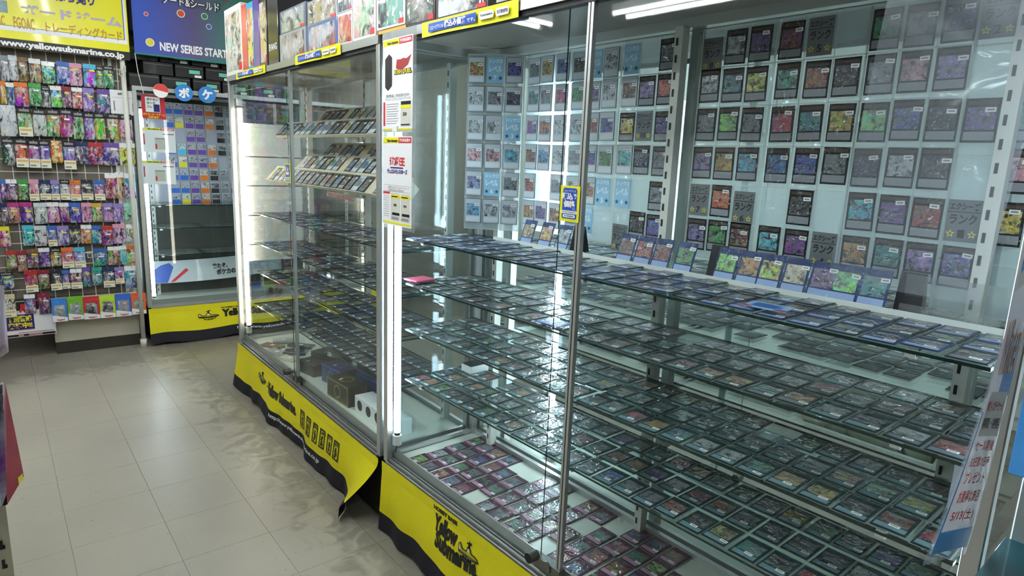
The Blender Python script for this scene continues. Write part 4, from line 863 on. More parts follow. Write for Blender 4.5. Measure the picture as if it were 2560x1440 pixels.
rows = [
 ('top', 4.8, 0, 130, 4.8, [(0, 110, 45, 345, 'grey', 'self', 0, 'w'), (110, 215, 45, 345, 'white', 'self', 0, 'w'), (220, 330, 70, 355, 'brown', 'self', 0, 'w'), (355, 492, 85, 375, 'red', 'white', 0, 0), (500, 655, 120, 380, 'lime', 'white', 0, 'w'), (678, 830, 120, 385, 'blue', 'self', 0, 'w'), (835, 985, 140, 405, 'pink', 'self', 0, 'y'), (1000, 1150, 150, 420, 'cyan', 'self', 0, 'y'), (1152, 1240, 175, 430, 'teal', 'black', 0, 'y'), (1244, 1365, 170, 435, 'green', 'black', 0, 'y')]),
 ('second', 4.8, 0, 130, 4.8, [(0, 80, 350, 625, 'orange', 'self', 0, 0), (84, 180, 370, 640, 'teal', 'white', 0, 0), (184, 345, 365, 655, 'orange', 'self', 0, 0), (350, 498, 380, 650, 'green', 'self', 0, 'w'), (502, 606, 420, 665, 'black', 'black', 0, 'w'), (610, 742, 410, 665, 'lime', 'white', 0, 'w'), (746, 862, 420, 670, 'crimson', 'self', 0, 'y'), (866, 990, 430, 680, 'orange', 'white', 0, 'w'), (994, 1130, 435, 715, 'violet', 'self', 0, 'y'), (1168, 1315, 450, 740, 'purple', 'self', 0, 'w')]),
 ('third', 4.8, 0, 130, 4.8, [(0, 205, 640, 1010, 'white', None, 0, 0), (215, 385, 668, 1005, 'green', 'black', 1, 0), (395, 555, 690, 1010, 'white', 'black', 0, 0), (560, 715, 690, 1015, 'orange', 'black', 0, 'w'), (718, 868, 690, 1015, 'red', 'black', 0, 'w'), (874, 1004, 715, 1045, 'green', 'black', 0, 0), (1010, 1136, 730, 1050, 'blue', 'black', 0, 0), (1140, 1260, 735, 1050, 'gold', 'black', 0, 0), (1290, 1435, 740, 1055, 'orange', 'black', 0, 'w'), (1442, 1585, 750, 1060, 'pink', 'black', 0, 'w')]),
 ('fourth', 4.8, 0, 130, 4.8, [(25, 178, 1035, 1360, 'navy', 'black', 0, 'w'), (182, 336, 1040, 1375, 'orange', 'black', 1, 'w'), (340, 474, 1055, 1380, 'violet', 'black', 1, 'w'), (478, 605, 1060, 1385, 'blue', 'black', 1, 'w'), (610, 752, 1065, 1330, 'yellow', None, 0, 'w'), (758, 905, 1070, 1400, 'blue', 'black', 1, 'w'), (909, 1060, 1075, 1345, 'navy', 'self', 0, 0), (1064, 1235, 1085, 1350, 'red', 'self', 0, 0), (1239, 1430, 1090, 1360, 'purple', 'self', 0, 'w'), (1436, 1622, 1095, 1360, 'yellow', 'white', 0, 'y')]),
 ('fifth', 4.8, 0, 420, 4.8, [(0, 78, 140, 380, 'blue', 'self', 0, 'w'), (82, 212, 135, 380, 'purple', 'white', 0, 'w'), (215, 342, 135, 385, 'green', 'self', 0, 'w'), (346, 466, 135, 385, 'pink', 'self', 1, 0), (470, 608, 140, 375, 'navy', 'self', 1, 'w'), (612, 714, 145, 378, 'violet', 'self', 1, 'w'), (718, 836, 140, 375, 'white', 'black', 1, 'w'), (840, 970, 150, 385, 'orange', 'self', 1, 'w'), (975, 1112, 140, 375, 'black', 'self', 1, 'w'), (1130, 1256, 145, 380, 'blue', 'self', 1, 0), (1260, 1388, 60, 365, 'red', 'white', 0, 0), (1391, 1490, 50, 365, 'gold', 'white', 0, 0), (1494, 1625, 65, 360, 'cyan', 'white', 0, 0)]),
 ('sixth', 4.8, 0, 420, 4.8, [(0, 98, 415, 665, 'navy', 'self', 0, 'w'), (101, 244, 415, 660, 'magenta', 'self', 0, 'y'), (247, 390, 410, 655, 'magenta', 'self', 0, 'y'), (415, 570, 415, 670, 'white', 'self', 0, 'w'), (572, 714, 410, 655, 'pink', 'white', 0, 'w'), (717, 832, 415, 650, 'red', 'white', 0, 0), (836, 976, 415, 655, 'blue', 'self', 0, 'y'), (980, 1098, 415, 650, 'pink', 'self', 0, 0), (1102, 1225, 420, 645, 'gold', 'self', 0, 'w'), (1235, 1360, 420, 645, 'violet', 'self', 0, 'w'), (1365, 1487, 425, 645, 'violet', 'self', 0, 0), (1491, 1620, 420, 640, 'mint', 'self', 0, 0)]),
 ('seventh', 4.8, 0, 420, 4.8, [(0, 125, 700, 940, 'yellow', 'self', 0, 'w'), (270, 406, 685, 930, 'cyan', 'self', 0, 'w'), (409, 560, 690, 935, 'white', 'self', 0, 0), (570, 683, 690, 930, 'blue', 'self', 1, 'w'), (687, 828, 690, 930, 'violet', 'self', 0, 'y'), (833, 966, 685, 910, 'black', 'self', 0, 'y'), (970, 1096, 680, 905, 'orange', 'white', 0, 'w'), (1100, 1217, 690, 910, 'blue', 'self', 0, 0), (1221, 1351, 690, 925, 'red', 'self', 0, 'w'), (1355, 1500, 670, 905, 'pink', 'self', 0, 0), (1515, 1645, 675, 900, 'white', 'white', 0, 'y')]),
 ('eighth', 4.8, 0, 420, 4.8, [(75, 200, 990, 1215, 'red', 'self', 0, 0), (204, 322, 990, 1240, 'crimson', 'self', 0, 'w'), (326, 465, 970, 1195, 'brown', 'self', 0, 'y'), (470, 603, 955, 1185, 'purple', 'white', 0, 0), (607, 736, 960, 1175, 'gold', 'black', 0, 'w'), (740, 886, 950, 1190, 'orange', 'self', 1, 'w'), (890, 1025, 950, 1185, 'cyan', 'self', 1, 'w'), (1125, 1286, 965, 1170, 'blue', 'self', 0, 'w'), (1290, 1436, 940, 1160, 'red', 'white', 0, 0), (1440, 1518, 930, 1155, 'cyan', 'white', 0, 0), (1521, 1655, 925, 1145, 'orange', 'self', 0, 'w')]),
 ('ninth', 2.88, 0, 400, 2.88, [(0, 100, 805, 925, 'teal', 'black', 0, 'y'), (180, 273, 790, 945, 'red', 'self', 1, 0), (276, 358, 790, 925, 'crimson', 'self', 0, 'w'), (361, 444, 785, 930, 'black', 'self', 1, 'w'), (447, 503, 790, 920, 'blue', 'self', 1, 0), (506, 590, 780, 920, 'crimson', 'white', 1, 'w'), (594, 655, 770, 910, 'purple', 'self', 0, 'y'), (660, 735, 770, 900, 'teal', 'self', 0, 'w'), (739, 824, 770, 910, 'navy', 'self', 1, 'w'), (827, 893, 770, 885, 'violet', 'self', 1, 'w'), (899, 1003, 760, 920, 'blue', 'white', 0, 'w')]),
 ('bottom', 2.88, 0, 400, 2.88, [(15, 115, 965, 1125, 'cream', 'self', 1, 0), (175, 255, 965, 1100, 'blue', 'white', 0, 0), (275, 362, 955, 1108, 'crimson', 'self', 0, 'w')])]
for nm, sx, ox, oy, sy, items in rows:
    for i, (a_, b_, c_, d_, cw, hd, tg, lb) in enumerate(items): pack(ox + a_ / sx, ox + b_ / sx, oy + c_ / sy, oy + d_ / sy, cw, hd, tg, lb, nm, len(items) - 1 - i)
# boxed starter sets along the bottom of the grid
for i, (u0, u1, v0, v1, col, cw) in enumerate(((365, 475, 1000, 1165, '2a7fd0', 'blue'), (480, 592, 985, 1150, '6fae2a', 'green'), (594, 710, 985, 1145, 'c02a30', 'red'), (712, 824, 975, 1135, 'b9d83a', 'lime'), (826, 938, 965, 1125, '2f66c0', 'navy blue'), (941, 1045, 960, 1110, 'e0602a', 'orange'))):
    u0, u1, v0, v1 = u0 / 2.88, u1 / 2.88, 400 + v0 / 2.88, 400 + v1 / 2.88; lx = -.01
    ya, yb = at(BW, u0, v0, lx)[0], at(BW, u1, v0, lx)[0]; zt, zb = at(BW, (u0 + u1) / 2, v0, lx)[1], at(BW, (u0 + u1) / 2, v1, lx)[1]; W_, H_ = ya - yb, zt - zb
    t = empty('starter_box', BW, (lx, ya, zb), f'{cw} window box of cards hanging at the foot of the wire grid', 'box', 'window boxes at the foot of the grid')
    bm_ = mat('starter ' + col, col, .35, coat=.6)
    b = MB(); b.box((0, -W_, .0), (.035, 0, H_ * .86)); b.build('box_body', [bm_], t, bev=.001)
    b = MB(); b.box((.012, -W_, H_ * .86), (.016, 0, H_)); b.build('header_tab', [bm_], t)
    p = MB().box((-.001, -W_ * .85, H_ * .22), (.0, -W_ * .15, H_ * .72)).build('window', [BOXA], t); p.color = h('8f9aa0') + (1,)
    b = MB(); b.box((-.0015, -W_, 0), (.0, 0, H_ * .17)); b.face([(-.0016, -W_, H_ * .17), (-.0016, 0, H_ * .17), (-.0016, 0, H_ * .3)]); b.build('white_foot', [PAPER], t)
    text('Vanguard', t, REDP, flat(-.0022, -W_ * .25, -W_ * .78, H_ * .03, H_ * .12), .05)
    c = link('price_label', PL, t); c.matrix_local = Matrix(((0, 0, -1, -.002), (-1, 0, 0, -W_ * .6), (0, 1, 0, H_ * .6), (0, 0, 0, 1)))
# loose empty hooks
for i, (u, v) in enumerate(((300, 185), (305, 175), (112, 580), (222, 632))):
    y_, z_ = at(BW, u, v, .03); b = MB()
    b.path([(.03, 0, 0), (-.06, 0, 0), (-.07, 0, .012)], .002); b.path([(.03, .02, .0), (.03, -.02, 0)], .002); b.path([(-.062, .012, -.02), (-.062, -.012, -.02), (-.062, -.012, .02), (-.062, .012, .02), (-.062, .012, -.02)], .0018)
    o = b.build('display_hook', [OFFW]); o.matrix_world = BW.M @ Matrix.Translation((.0, y_, z_)); tag(o, f'empty wire display hook on the grid, {("beside the top row", "above the paper notice", "in the seventh row gap", "in the eighth row gap")[i]}', 'hook', 'empty display hooks')
# paper notice (its square code left out)
def rect_on(F, parent, lx, ya, yb, za, zb, m_, nm):
    b_ = MB(); b_.face([(lx, ya, za), (lx, yb, za), (lx, yb, zb), (lx, ya, zb)]); return b_.build(nm, [m_], parent)
def px_sign(F, lx, u0, v0, u1, v1, label, m_, nm, cat, th=.004):
    ya, _ = at(F, u0, (v0 + v1) / 2, lx); yb, _ = at(F, u1, (v0 + v1) / 2, lx); um = (u0 + u1) / 2
    zt = at(F, um, v0, lx)[1]; zb = at(F, um, v1, lx)[1]
    o = MB().box((0, yb - ya, 0), (th, 0, zt - zb)).build(nm, [m_]); o.matrix_world = F.M @ Matrix.Translation((lx, ya, zb)); tag(o, label, cat)
    W_, H_ = ya - yb, zt - zb
    def rc_(u0, u1, v0, v1, mm, n_, off=.0012): b_ = MB(); b_.face([(-off, -W_ * u0, H_ * v0), (-off, -W_ * u1, H_ * v0), (-off, -W_ * u1, H_ * v1), (-off, -W_ * u0, H_ * v1)]); return b_.build(n_, [mm], o)
    def tx_(s_, u0, u1, v0, v1, mm, bo=.02, off=.002, sl=0): return text(s_, o, mm, lambda u, v: (-off, -W_ * lerp(u0, u1, u), H_ * (lerp(v0, v1, v) + sl * u)), bo)
    return o, rc_, tx_
o, rc_, tx_ = px_sign(BW, .015, 276, 226, 336, 287, 'white paper notice hanging beside the second row of packs', PAPER, 'paper_notice', 'notice')
tx_('お知らせ', .32, .66, .8, .9, BLK, .03); rc_(.08, .92, .69, .7, GRP, 'rule_line'); rc_(.12, .18, .15, .55, GRP, 'text_line'); rc_(.9, .93, .15, .5, GRP, 'text_line')
o, rc_, tx_ = px_sign(BW, .036, 10, 775, 139, 840, 'white security notice with a purple panel of yellow characters near the floor', PAPER, 'security_notice', 'notice')
rc_(.02, .58, .26, .86, PURP, 'purple_panel'); tx_('特別警戒', .06, .54, .57, .82, YLBL, .05); tx_('実施中!!', .07, .54, .32, .56, YLBL, .05); rc_(.04, .56, .25, .275, mat('pink line', 'd88a90', .5), 'pink_line', .0016)
rc_(.02, .98, .02, .1, BLK, 'black_strip'); rc_(.25, .35, .03, .09, mat('pink line', 'd88a90', .5), 'pink_mark', .0016); rc_(.45, .72, .03, .09, mat('pink line', 'd88a90', .5), 'pink_mark', .0016); rc_(.25, .95, .14, .17, GRP, 'text_line')
tx_('ル', .3, .5, .92, 1.25, REDP, .08)
# big yellow shop sign above the grid
za = at(BW, 160, 133, -.03)[1]; zt = za + .46; y0 = .90; y1 = at(BW, 325, 140, -.03)[0]
o = MB().box((0, y1 - y0, 0), (.02, 0, zt - za)).build('shop_sign', [YELP], None, bev=.002); o.matrix_world = BW.M @ Matrix.Translation((-.035, y0, za)); tag(o, 'big yellow shop sign with lavender and gold characters above the wire grid', 'sign')
W_ = y0 - y1; H_ = zt - za; fs = lambda ya, yb, z0, z1, off=.0015: (lambda u, v: (-off, lerp(ya, yb, u) - y0, lerp(z0, z1, v) - za))
def sp(u, v): return at(BW, u, v, -.037)
def sq(ya, yb, z0, z1, m_, nm, off=.001): b_ = MB(); f_ = fs(ya, yb, z0, z1, off); b_.face([f_(0, 0), f_(1, 0), f_(1, 1), f_(0, 1)]); b_.build(nm, [m_], o)
zb_ = sp(0, 93)[1]; sq(y0, y1, za, zb_, BLK, 'black_strip')
zl = sp(0, 73)[1]; sq(y0, sp(313, 100)[0], zl, zl + .026, WHT, 'white_border'); yr = sp(310, 60)[0]; sq(yr + .006, yr - .012, zl, zt - .02, WHT, 'white_border', .0012); sq(yr + .006, yr + .001, zl + .03, zt - .02, BLUP, 'blue_border', .0016); sq(y0, yr, zl + .0265, zl + .0295, BLUP, 'blue_border', .0016)
p0, p1 = sp(0, 110), sp(311, 145); text('www.yellowsubmarine.co.jp', o, WHT, fs(p0[0] + .0, p1[0], sp(0, 117)[1], sp(0, 98)[1] + .005, .002), .045)
text('http://', o, WHT, fs(p0[0] + .19, p0[0] + .02, sp(0, 117)[1], sp(0, 98)[1] + .008, .002), .045)
p0, p1 = sp(52, 30), sp(305, 65); text('ボードゲーム', o, LAV, fs(p0[0], p1[0], sp(52, 36)[1], sp(52, 8)[1], .002), .05)
p0, p1 = sp(115, 80), sp(306, 100); text('トレーディングカード', o, GOLD, fs(p0[0], p1[0], sp(115, 80)[1], sp(115, 53)[1], .002), .03)
p0, p1 = sp(35, 70), sp(88, 76); text('FGOAC', o, GOLD, fs(p0[0], p1[0], sp(60, 73)[1], sp(60, 44)[1], .002), .03)
p0 = sp(12, 50); text('AC', o, GOLD, fs(p0[0] + .04, p0[0], sp(10, 64)[1], sp(10, 38)[1], .002), .03)
p0, p1 = sp(140, 10), sp(237, 15); text('ばら売り', o, PURP, fs(p0[0], p1[0], sp(180, 9)[1], sp(180, -22)[1], .002), .04)
q0 = sp(0, 30); sq(q0[0] + .04, sp(20, 30)[0], sp(0, 30)[1], sp(0, 0)[1], mat('picture print', '8aa0a8', .5, grain=.5, gscale=50), 'picture')
# blue-green series banner and the round signs
NB = mat('banner print', '3a4f9a', .4, coat=.3); nt = NB.node_tree; tcn = nt.nodes.new('ShaderNodeTexCoord'); sx_ = nt.nodes.new('ShaderNodeSeparateXYZ'); cr = nt.nodes.new('ShaderNodeValToRGB')
nt.links.new(tcn.outputs['Generated'], sx_.inputs[0]); nt.links.new(sx_.outputs['Y'], cr.inputs[0])
cr.color_ramp.elements[0].color = h('2f7f62') + (1,); cr.color_ramp.elements[0].position = .25; cr.color_ramp.elements[1].color = h('2f4fae') + (1,); cr.color_ramp.elements[1].position = .95
e_ = cr.color_ramp.elements.new(.6); e_.color = h('574f78') + (1,); nt.links.new(cr.outputs[0], nt.nodes['Principled BSDF'].inputs['Base Color'])
zb_ = at(BW, 455, 146, -.06)[1]; y0 = at(BW, 337, 130, -.06)[0]
ban = empty('hanging_banner', BW, (-.06, y0, zb_), 'blue and green series banner hanging above the back showcase', 'banner')
MB().box((0, -.95, 0), (.006, 0, .5)).build('cloth', [NB], ban); MB().cyl((.003, .0, .0), (.003, -.95, .0), .006, 0, 8).build('bottom_rod', [mat('teal rod', '2f8a7a', .4)], ban)
p0, p1 = at(BW, 400, 125, -.06), at(BW, 568, 150, -.06); bt = lambda ya, yb, z0, z1, off=.002: (lambda u, v: (-off, lerp(ya, yb, u) - y0, lerp(z0, z1, v) - zb_))
text('NEW SERIES START', ban, WHT, bt(p0[0], p1[0], zb_ + .035, zb_ + .092), .035)
p0, p1 = at(BW, 405, 5, -.06), at(BW, 548, 20, -.06); zz = at(BW, 480, 14, -.06)[1]; text('ソード&シールド', ban, BLK, bt(p0[0] + .01, p1[0] - .01, zz - .02, zz + .045), .09, 'title_outline'); text('ソード&シールド', ban, WHT, bt(p0[0], p1[0], zz - .015, zz + .04, .003), .02)
text('ポケモンカードゲーム', ban, REDP, bt(p0[0] - .03, p1[0] - .06, zz + .06, zz + .125, .003), .06)
for i, (u, v, r_, c) in enumerate(((452, 34, .026, 'c8522c'), (511, 41, .022, '2f7a52'), (522, 67, .019, '2f62b0'), (375, 106, .027, 'dcc832'), (365, 35, .014, 'c03a52'))):
    p = at(BW, u, v, -.06); b = MB(); b.face([(-.002, p[0] - y0 + r_ * math.cos(k * math.pi / 12), p[1] - zb_ + r_ * math.sin(k * math.pi / 12)) for k in range(24)][::-1]); b.face([(-.0026, p[0] - y0 + r_ * .8 * math.cos(k * math.pi / 12), p[1] - zb_ + r_ * .8 * math.sin(k * math.pi / 12)) for k in range(24)][::-1], 1); b.build('round_mark', [CREAM, mat('disc ' + c, c, .4)], ban)
b = MB(); b.path([(0, .0, .0), (.0, -.01, -.12), (.0, -.035, -.26)], .0025); b.build('cord', [OFFW], ban)
def disc(u, v, r_, label, ch=None):
    p = at(BC, u, v, -.03); t = empty('round_sign', BC, (-.03, p[0], p[1]), label, 'sign', 'round signs strung over the back showcase')
    if ch:
        MB().cyl((0, 0, 0), (.006, 0, 0), r_, 0, 36).build('disc', [mat('sky blue sign', '2f7fc8', .4)], t)
        text(ch, t, WHT, flat(-.001, r_ * .62, -r_ * .62, -r_ * .62, r_ * .62), .05)
    else:
        n = 18
        b = MB(); b.cyl((0, 0, 0), (.006, 0, 0), r_, 0, 36); b.build('disc', [WHT], t)
        b = MB(); b.face([(-.001, r_ * .98 * math.cos(k * math.pi / n + .2), r_ * .98 * math.sin(k * math.pi / n + .2)) for k in range(n + 1)][::-1]); b.build('red_half', [mat('ball red', 'd8403a', .3, coat=.5)], t)
    return t
disc(402, 227, .047, 'red and white round sign over the back showcase'); disc(460, 232, .058, 'blue round sign with a white character, beside the red and white one', 'ポ'); disc(518, 237, .058, 'blue round sign with a white character, second of the blue ones', 'ケ')
o = MB().path([(-.02, at(BC, 380, 225, -.03)[0], at(BC, 380, 225, -.03)[1]), (-.02, at(BC, 520, 237, -.03)[0], at(BC, 520, 237, -.03)[1] - .01), (-.02, at(BC, 700, 205, -.03)[0], at(BC, 640, 205, -.03)[1])], .002).build('sign_string', [OFFW]); o.matrix_world = BC.M.copy(); tag(o, 'thin string the round signs hang from', 'string')
# black deck boxes stacked on the back case
T2 = 1.8505
for i in range(20):
    cx, rz = i % 5, i // 5
    yb = 1.86 - cx * .20 - (.09 if rz % 2 else 0); zb = T2 + rz * .089
    o = MB().box((0, -.185, 0), (.30, 0, .086)).build('deck_box', [mat('black carton', '16171a', .45, coat=.3)], None, bev=.002); o.matrix_world = BC.M @ Matrix.Translation((.02 + R.uniform(0, .02), yb, zb + .0003))
    tag(o, f'black storage carton on the back showcase, {ORD[rz]} layer up, {ORD[cx]} from the pole', 'carton', 'black storage cartons')
    if cx > 0:
        MB().box((-.001, -.16, .03), (0, -.09, .055)).build('green_label', [TEALT], o); MB().box((-.001, -.17, .005), (0, -.125, .022)).build('white_label', [LBL], o)
    MB().box((-.0006, -.18, .068), (.0001, -.005, .07)).build('lid_line', [GREY], o)
o = MB().box((.05, -.3, 2.215), (.25, 1.86, 2.55)).build('dark_bulkhead', [DARK]); o.matrix_world = BC.M.copy(); tag(o, 'dark carton bulk above the black storage cartons', 'carton')
# cards pocketed in the back case
b = MB(); b.box((-.0315, 0, 0), (.0315, .088, .002)); b.face([(-.0275, .046, .0022), (.0275, .046, .0022), (.0275, .082, .0022), (-.0275, .082, .0022)], 1); b.face([(-.029, .004, .0022), (.029, .004, .0022), (.029, .042, .0022), (-.029, .042, .0022)], 2)
NC = b.mesh('numbered_card', [film('pocket pale', 'aeb1b8', .3), art_mat('small picture', 60, wr=.3, light=.6, sat=.35), film('pocket foot', 'ffffff', .3, objcol=True)])
ccols = ['blue', 'yellow', 'purple', 'purple', 'orange', 'black', 'grey', 'crimson', 'grey', 'violet', 'teal', 'gold', 'navy', 'grey']
zr = [at(BC, 480, v, .39)[1] for v in (258, 291, 324, 357, 389, 421, 453, 485, 513)]
for r_ in range(8):
    for c_ in range(13):
        u = 416 + c_ * 25.2; y_ = at(BC, u + r_ * 1.2, 400, .39)[0]
        if R.random() < .05: continue
        cw = ccols[min(13, c_ + (1 if (c_ > 2 and r_ > 4) else 0))]
        if c_ == 1: cw = ('blue', 'yellow', 'gold', 'cyan', 'yellow', 'blue', 'blue', 'yellow')[r_]
        o = link('numbered_card', NC); o.matrix_world = Mx(BC, (.388, y_ - .031, zr[r_ + 1] + .004), (0, -1, 0), (0, 0, 1)); o.color = h(PAL[cw]) + (1,)
        tag(o, f'pocketed card with {cw} foot, back showcase, {ORD[r_]} row, {ORD[c_]} column from pole', 'card', 'pocketed cards in the back showcase')
o = MB().grid(lambda u, v: (.394, 1.80 - 1.3 * u, 1.03 + .75 * v), 4, 4).build('pocket_wall', [mat('pocket backing', 'a6a8b4', .5, coat=.8)]); o.matrix_world = BC.M.copy(); tag(o, 'clear pocket sheet wall of small cards in the back showcase', 'pocket sheet')
o, rc_, tx_ = px_sign(BC, .02, 354, 238, 413, 297, 'red gym sign with yellow characters inside the back showcase', REDP, 'gym_sign', 'sign', .002)
rc_(.16, .78, .28, .92, WHT, 'white_panel'); tx_('ポケモン', .22, .7, .76, .87, BLK, .04, .0022); tx_('カード', .22, .58, .6, .72, BLK, .04, .0022); tx_('ジム', .22, .44, .45, .56, REDP, .04, .0022); rc_(.5, .76, .3, .62, PURP, 'blue_card', .0018); tx_('ポケモンカードゲーム', .04, .96, .13, .24, YLBL, .03); tx_('公認店舗', .25, .72, .02, .12, YLBL, .03)
for i, (v0, v1) in enumerate(((320, 381), (402, 460))):
    o, rc_, tx_ = px_sign(BC, .02, 357 + i, v0, 439, v1, f'white pre-order sheet taped inside the back showcase, {("upper", "lower")[i]} one', PAPER, 'order_sheet', 'notice', .001)
    rc_(.0, .55, .9, .99, YELP, 'yellow_header'); rc_(.55, .97, .9, .99, REDP, 'red_header'); tx_('Yellow Submarine', .15, .52, .92, .97, BLK, .04); tx_('予約商品案内', .58, .94, .91, .98, WHT, .03); rc_(.02, .06, .3, .75, REDP, 'side_label'); rc_(.62, .95, .74, .77, BLK, 'text_line')
    rc_(.36, .68, .12, .6, mat('slip print', 'c9cabf', .5), 'picture'); rc_(.37, .67, .54, .58, GRP, 'picture_line', .0016); rc_(.37, .42, .14, .34, REDP, 'picture_mark', .0016)
# curved show banner low in the back case
y0 = at(BC, 384, 700, .3)[0]
ban2 = empty('shelf_banner', BC, (.30, y0, .385), 'white banner with black characters leaning low in the back showcase', 'banner')
cs = lambda u, v: (-.05 * math.sin(u * 2.6) - .0 + .03 * v, -.95 * u, .02 + .05 * u * u + .17 * v)
MB().grid(cs, 24, 4).build('sheet', [mat('silver banner', 'c3c7ca', .4, coat=.4)], ban2, True)
def cs2(ya, yb, z0, z1): return lambda u, v: (cs(lerp(ya, yb, u), lerp(z0, z1, v))[0] - .003,) + tuple(cs(lerp(ya, yb, u), lerp(z0, z1, v))[1:])
text('来たぞ、', ban2, BLK, cs2(.44, .56, .5, .75), .04); text('ポケカのばしょ', ban2, BLK, cs2(.47, .73, .2, .48), .05); text('さ', ban2, BLK, cs2(.64, .68, -.02, .18), .04)
b = MB(); f_ = cs2(.0, .2, .02, .95); b.face([f_(u, v) for u, v in ((0, .0), (.5, .0), (.75, .75), (.6, .95), (.3, .85), (0, .6))]); b.build('blue_patch', [mat('royal blue print', '2f55b0', .4)], ban2)
b = MB(); f_ = cs2(.12, .26, .05, .7); b.face([f_(u, v) for u, v in ((0, .0), (.2, 0), (1, .75), (.85, .9))]); b.build('red_patch', [REDP], ban2)
# clear sleeves lying on the emptied shelves of the back case
for i, z in enumerate((.86, .66)):
    for k in range(5):
        o = slab('empty_sleeve', BC, (.2, 1.6 - k * .32, z + .001), (.26, .28, .003), CLEARP, f'empty clear sleeve sheet on the back showcase {("upper", "lower")[i]} bare shelf, {ORD[k]} from the pole', 'plastic sheet', R.uniform(-.05, .05), 'empty sleeves on bare shelves', bev=0)
MB().box((.40, .05, .31), (.405, 1.8, 1.03)).build('back_board', [mat('case back board', '4c4b46', .5, grain=.15, gscale=6)], bc)
# ------------------------------------------------------------------ opposite shelving (aisle's other side)
gd = empty('gondola_shelf', W0, (-.45, 2.0, 0), 'cream shelving unit on the other side of the aisle with a slotted end post', 'shelving')
iv = gd.matrix_world.inverted()
def gp(mb_, nm, m_, **k): mb_.v = [tuple(iv @ Vector(p)) for p in mb_.v]; return mb_.build(nm, m_, gd, **k)
b = MB(); b.box((-.052, 1.42, 0), (-.006, 1.45, 1.02))
z = .05
while z < .73:
    for xx in (-.042, -.022): b.box((xx, 1.4185, z), (xx + .005, 1.4205, z + .018), 1); b.box((xx + .004, 1.4185, z), (xx + .008, 1.4205, z + .007), 1)
    z += .04
gp(b, 'slotted_post', [mat('cream steel', 'a9a690', .5), BLACK])
gp(MB().box((-.85, 1.46, .0), (-.1, 2.9, .12)), 'plinth', [OFFW]); gp(MB().box((-.50, 1.46, .12), (-.46, 2.9, 1.6)), 'back_panel', [OFFW])
for zz in (.5, .9, 1.3): gp(MB().box((-.46, 1.46, zz), (-.14, 2.9, zz + .02)), 'shelf', [OFFW])
gp(MB().path([(-.03, 1.425, .985), (-.03, 1.285, .985), (-.03, 1.275, 1.0)], .0025), 'hook_arm', [OFFW]); gp(MB().path([(-.16, 1.58, 1.31), (-.03, 1.58, 1.31), (-.03, 1.59, 1.06)], .002), 'sign_arm', [OFFW])
def near_pack(P, label, col, nm, cat='package'):
    """P: four corners in the room (lower left, lower right, upper right, upper left)"""
    Q = [Vector(p) for p in P]; n_ = (Q[1] - Q[0]).cross(Q[3] - Q[0]).normalized()
    b_ = MB()
    def s_(u, v): 
        p = Q[0].lerp(Q[1], u).lerp(Q[3].lerp(Q[2], u), v); return p + n_ * (.01 * (1 - (2 * u - 1) ** 4) * (1 - (2 * v - 1) ** 4))
    b_.grid(s_, 8, 10); b_.face([Q[0], Q[3], Q[2], Q[1]], 1)
    c0 = sum(Q, Vector()) / 4; b_.v = [tuple(Vector(p) - c0) for p in b_.v]
    o_ = b_.build(nm, [PACKA, SILV], None, True); o_.location = c0; o_.color = h(col) + (1,); tag(o_, label, cat); return o_, s_, c0, n_
def dp(u, v, y): 
    d = RIGHT * ((u - 1280) / FPX) + DOWN * ((v - 720) / FPX) + FWD; return EYE + d * (y / d.y)
o, s_, c0, n_ = near_pack([dp(-80, 1285, 1.25), dp(18, 1262, 1.25), dp(8, 955, 1.25), dp(-90, 985, 1.25)], 'colourful plastic package with white top hanging on the slotted post', '3a5a78', 'hanging_package')
PIN = [dp(18, 1262, 1.252), dp(60, 1190, 1.28), dp(14, 962, 1.28), dp(8, 955, 1.252)]
b = MB(); b.face([p - c0 for p in PIN]); b.build('side_gusset', [mat('red gusset', 'a83a48', .35, coat=.6, grain=.5, gscale=25)], o)
b = MB(); b.face([s_(u, v) + n_ * .0006 - c0 for u, v in ((0, .78), (1, .78), (1, 1), (0, 1))]); b.build('white_header', [PAPER], o)
b = MB(); q_ = [dp(44, 1187, 1.262), dp(56, 1176, 1.272), dp(57, 1192, 1.272), dp(46, 1203, 1.262)]; b.face([p - Vector((.0, .012, 0)) - c0 for p in q_]); b.build('price_label', [YLBL], o)
o, s_, c0, n_ = near_pack([dp(-60, 910, 1.6), dp(2, 893, 1.6), dp(22, 880, 1.6), dp(8, 690, 1.6)], 'pale violet hanging card at the shelving end above the colourful package', 'b8a8c8', 'hanging_card', 'hanging card')
b = MB(); b.face([s_(u, v) + n_ * .001 - c0 for u, v in ((.4, .35), (.7, .35), (.7, .5), (.4, .5))]); b.build('yellow_label', [YLBL], o)
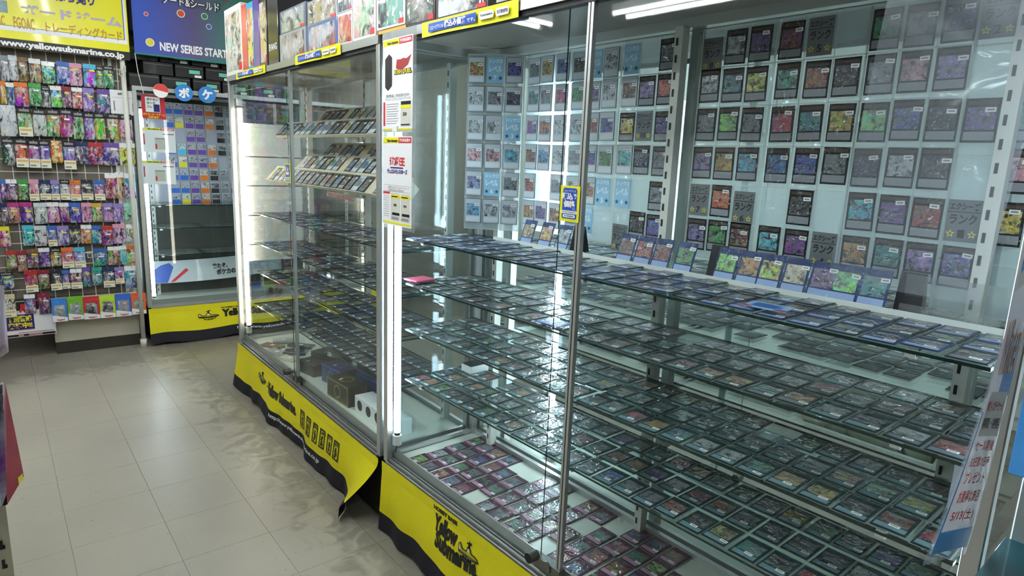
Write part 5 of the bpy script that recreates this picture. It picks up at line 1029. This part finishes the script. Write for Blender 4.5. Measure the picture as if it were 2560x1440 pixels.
# ------------------------------------------------------------------ stand at the near end
st = empty('display_stand', W0, (1.1, -.1, 0), 'white floor stand with blue panel just past the winter poster', 'display stand')
iv = st.matrix_world.inverted()
gd = st
pt = onx = None
gp(MB().box((1.19, -.5, 0), (1.24, .172, 1.42)), 'back_panel', [WHITE], bev=.002)
gp(MB().box((.965, -.5, 0), (1.19, .166, .835)), 'stand_base', [mat('counter side', '2b2d33', .6)], bev=.002)
gp(MB().box((.965, -.5, 1.385), (1.19, .150, 1.40)), 'top_shelf', [WHITE])
SKY = mat('sky panel print', '3f8fe0', .35, coat=.6, grain=.5, gscale=9)
gp(MB().box((.955, -.5, 1.085), (.964, .153, 1.398)), 'blue_panel', [SKY], bev=.001)
gp(MB().box((.9538, -.3, 1.087), (.9552, .118, 1.13)), 'dark_patch', [DARK])
gp(MB().box((.9535, -.3, 1.135), (.9549, .138, 1.215)), 'yellow_frame', [YELP]); gp(MB().box((.9525, -.3, 1.14), (.9535, .134, 1.21)), 'white_panel', [PAPER])
text('【限定】', st, BLK, lambda u, v: iv @ Vector((.952, .13 - .07 * u, 1.165 + .014 * v)), .03); text('実施', st, BLK, lambda u, v: iv @ Vector((.952, .13 - .05 * u, 1.147 + .011 * v)), .03); text('Winter', st, mat('orange logo', 'd98a3a', .4), lambda u, v: iv @ Vector((.952, .132 - .13 * u, 1.185 + .022 * v)), .05)
tb = slab('display_box', W0, (1.09, .0, .8365), (.178, .352, .063), mat('teal carton', '11606c', .35, coat=.6, grain=.5, gscale=14), 'teal product box with yellow-framed panel lying on the white stand', 'box')
b = MB(); b.box((-.075, -.17, .0632), (.03, .10, .0638)); b.build('yellow_frame', [YELP], tb); b = MB(); b.box((-.07, -.17, .0639), (.025, .095, .0644)); b.build('white_panel', [PAPER], tb)
text('Winter', tb, mat('orange logo', 'd98a3a', .4), lambda u, v: (-.012 + .032 * v, .085 - .17 * u, .0648), .05); text('【限定】セール開催', tb, BLK, lambda u, v: (-.03 + .013 * v, .085 - .15 * u, .0648), .02); text('お買得', tb, REDP, lambda u, v: (-.06 + .022 * v, .06 - .1 * u, .0648), .03)
bpy.data.objects.remove(_to)
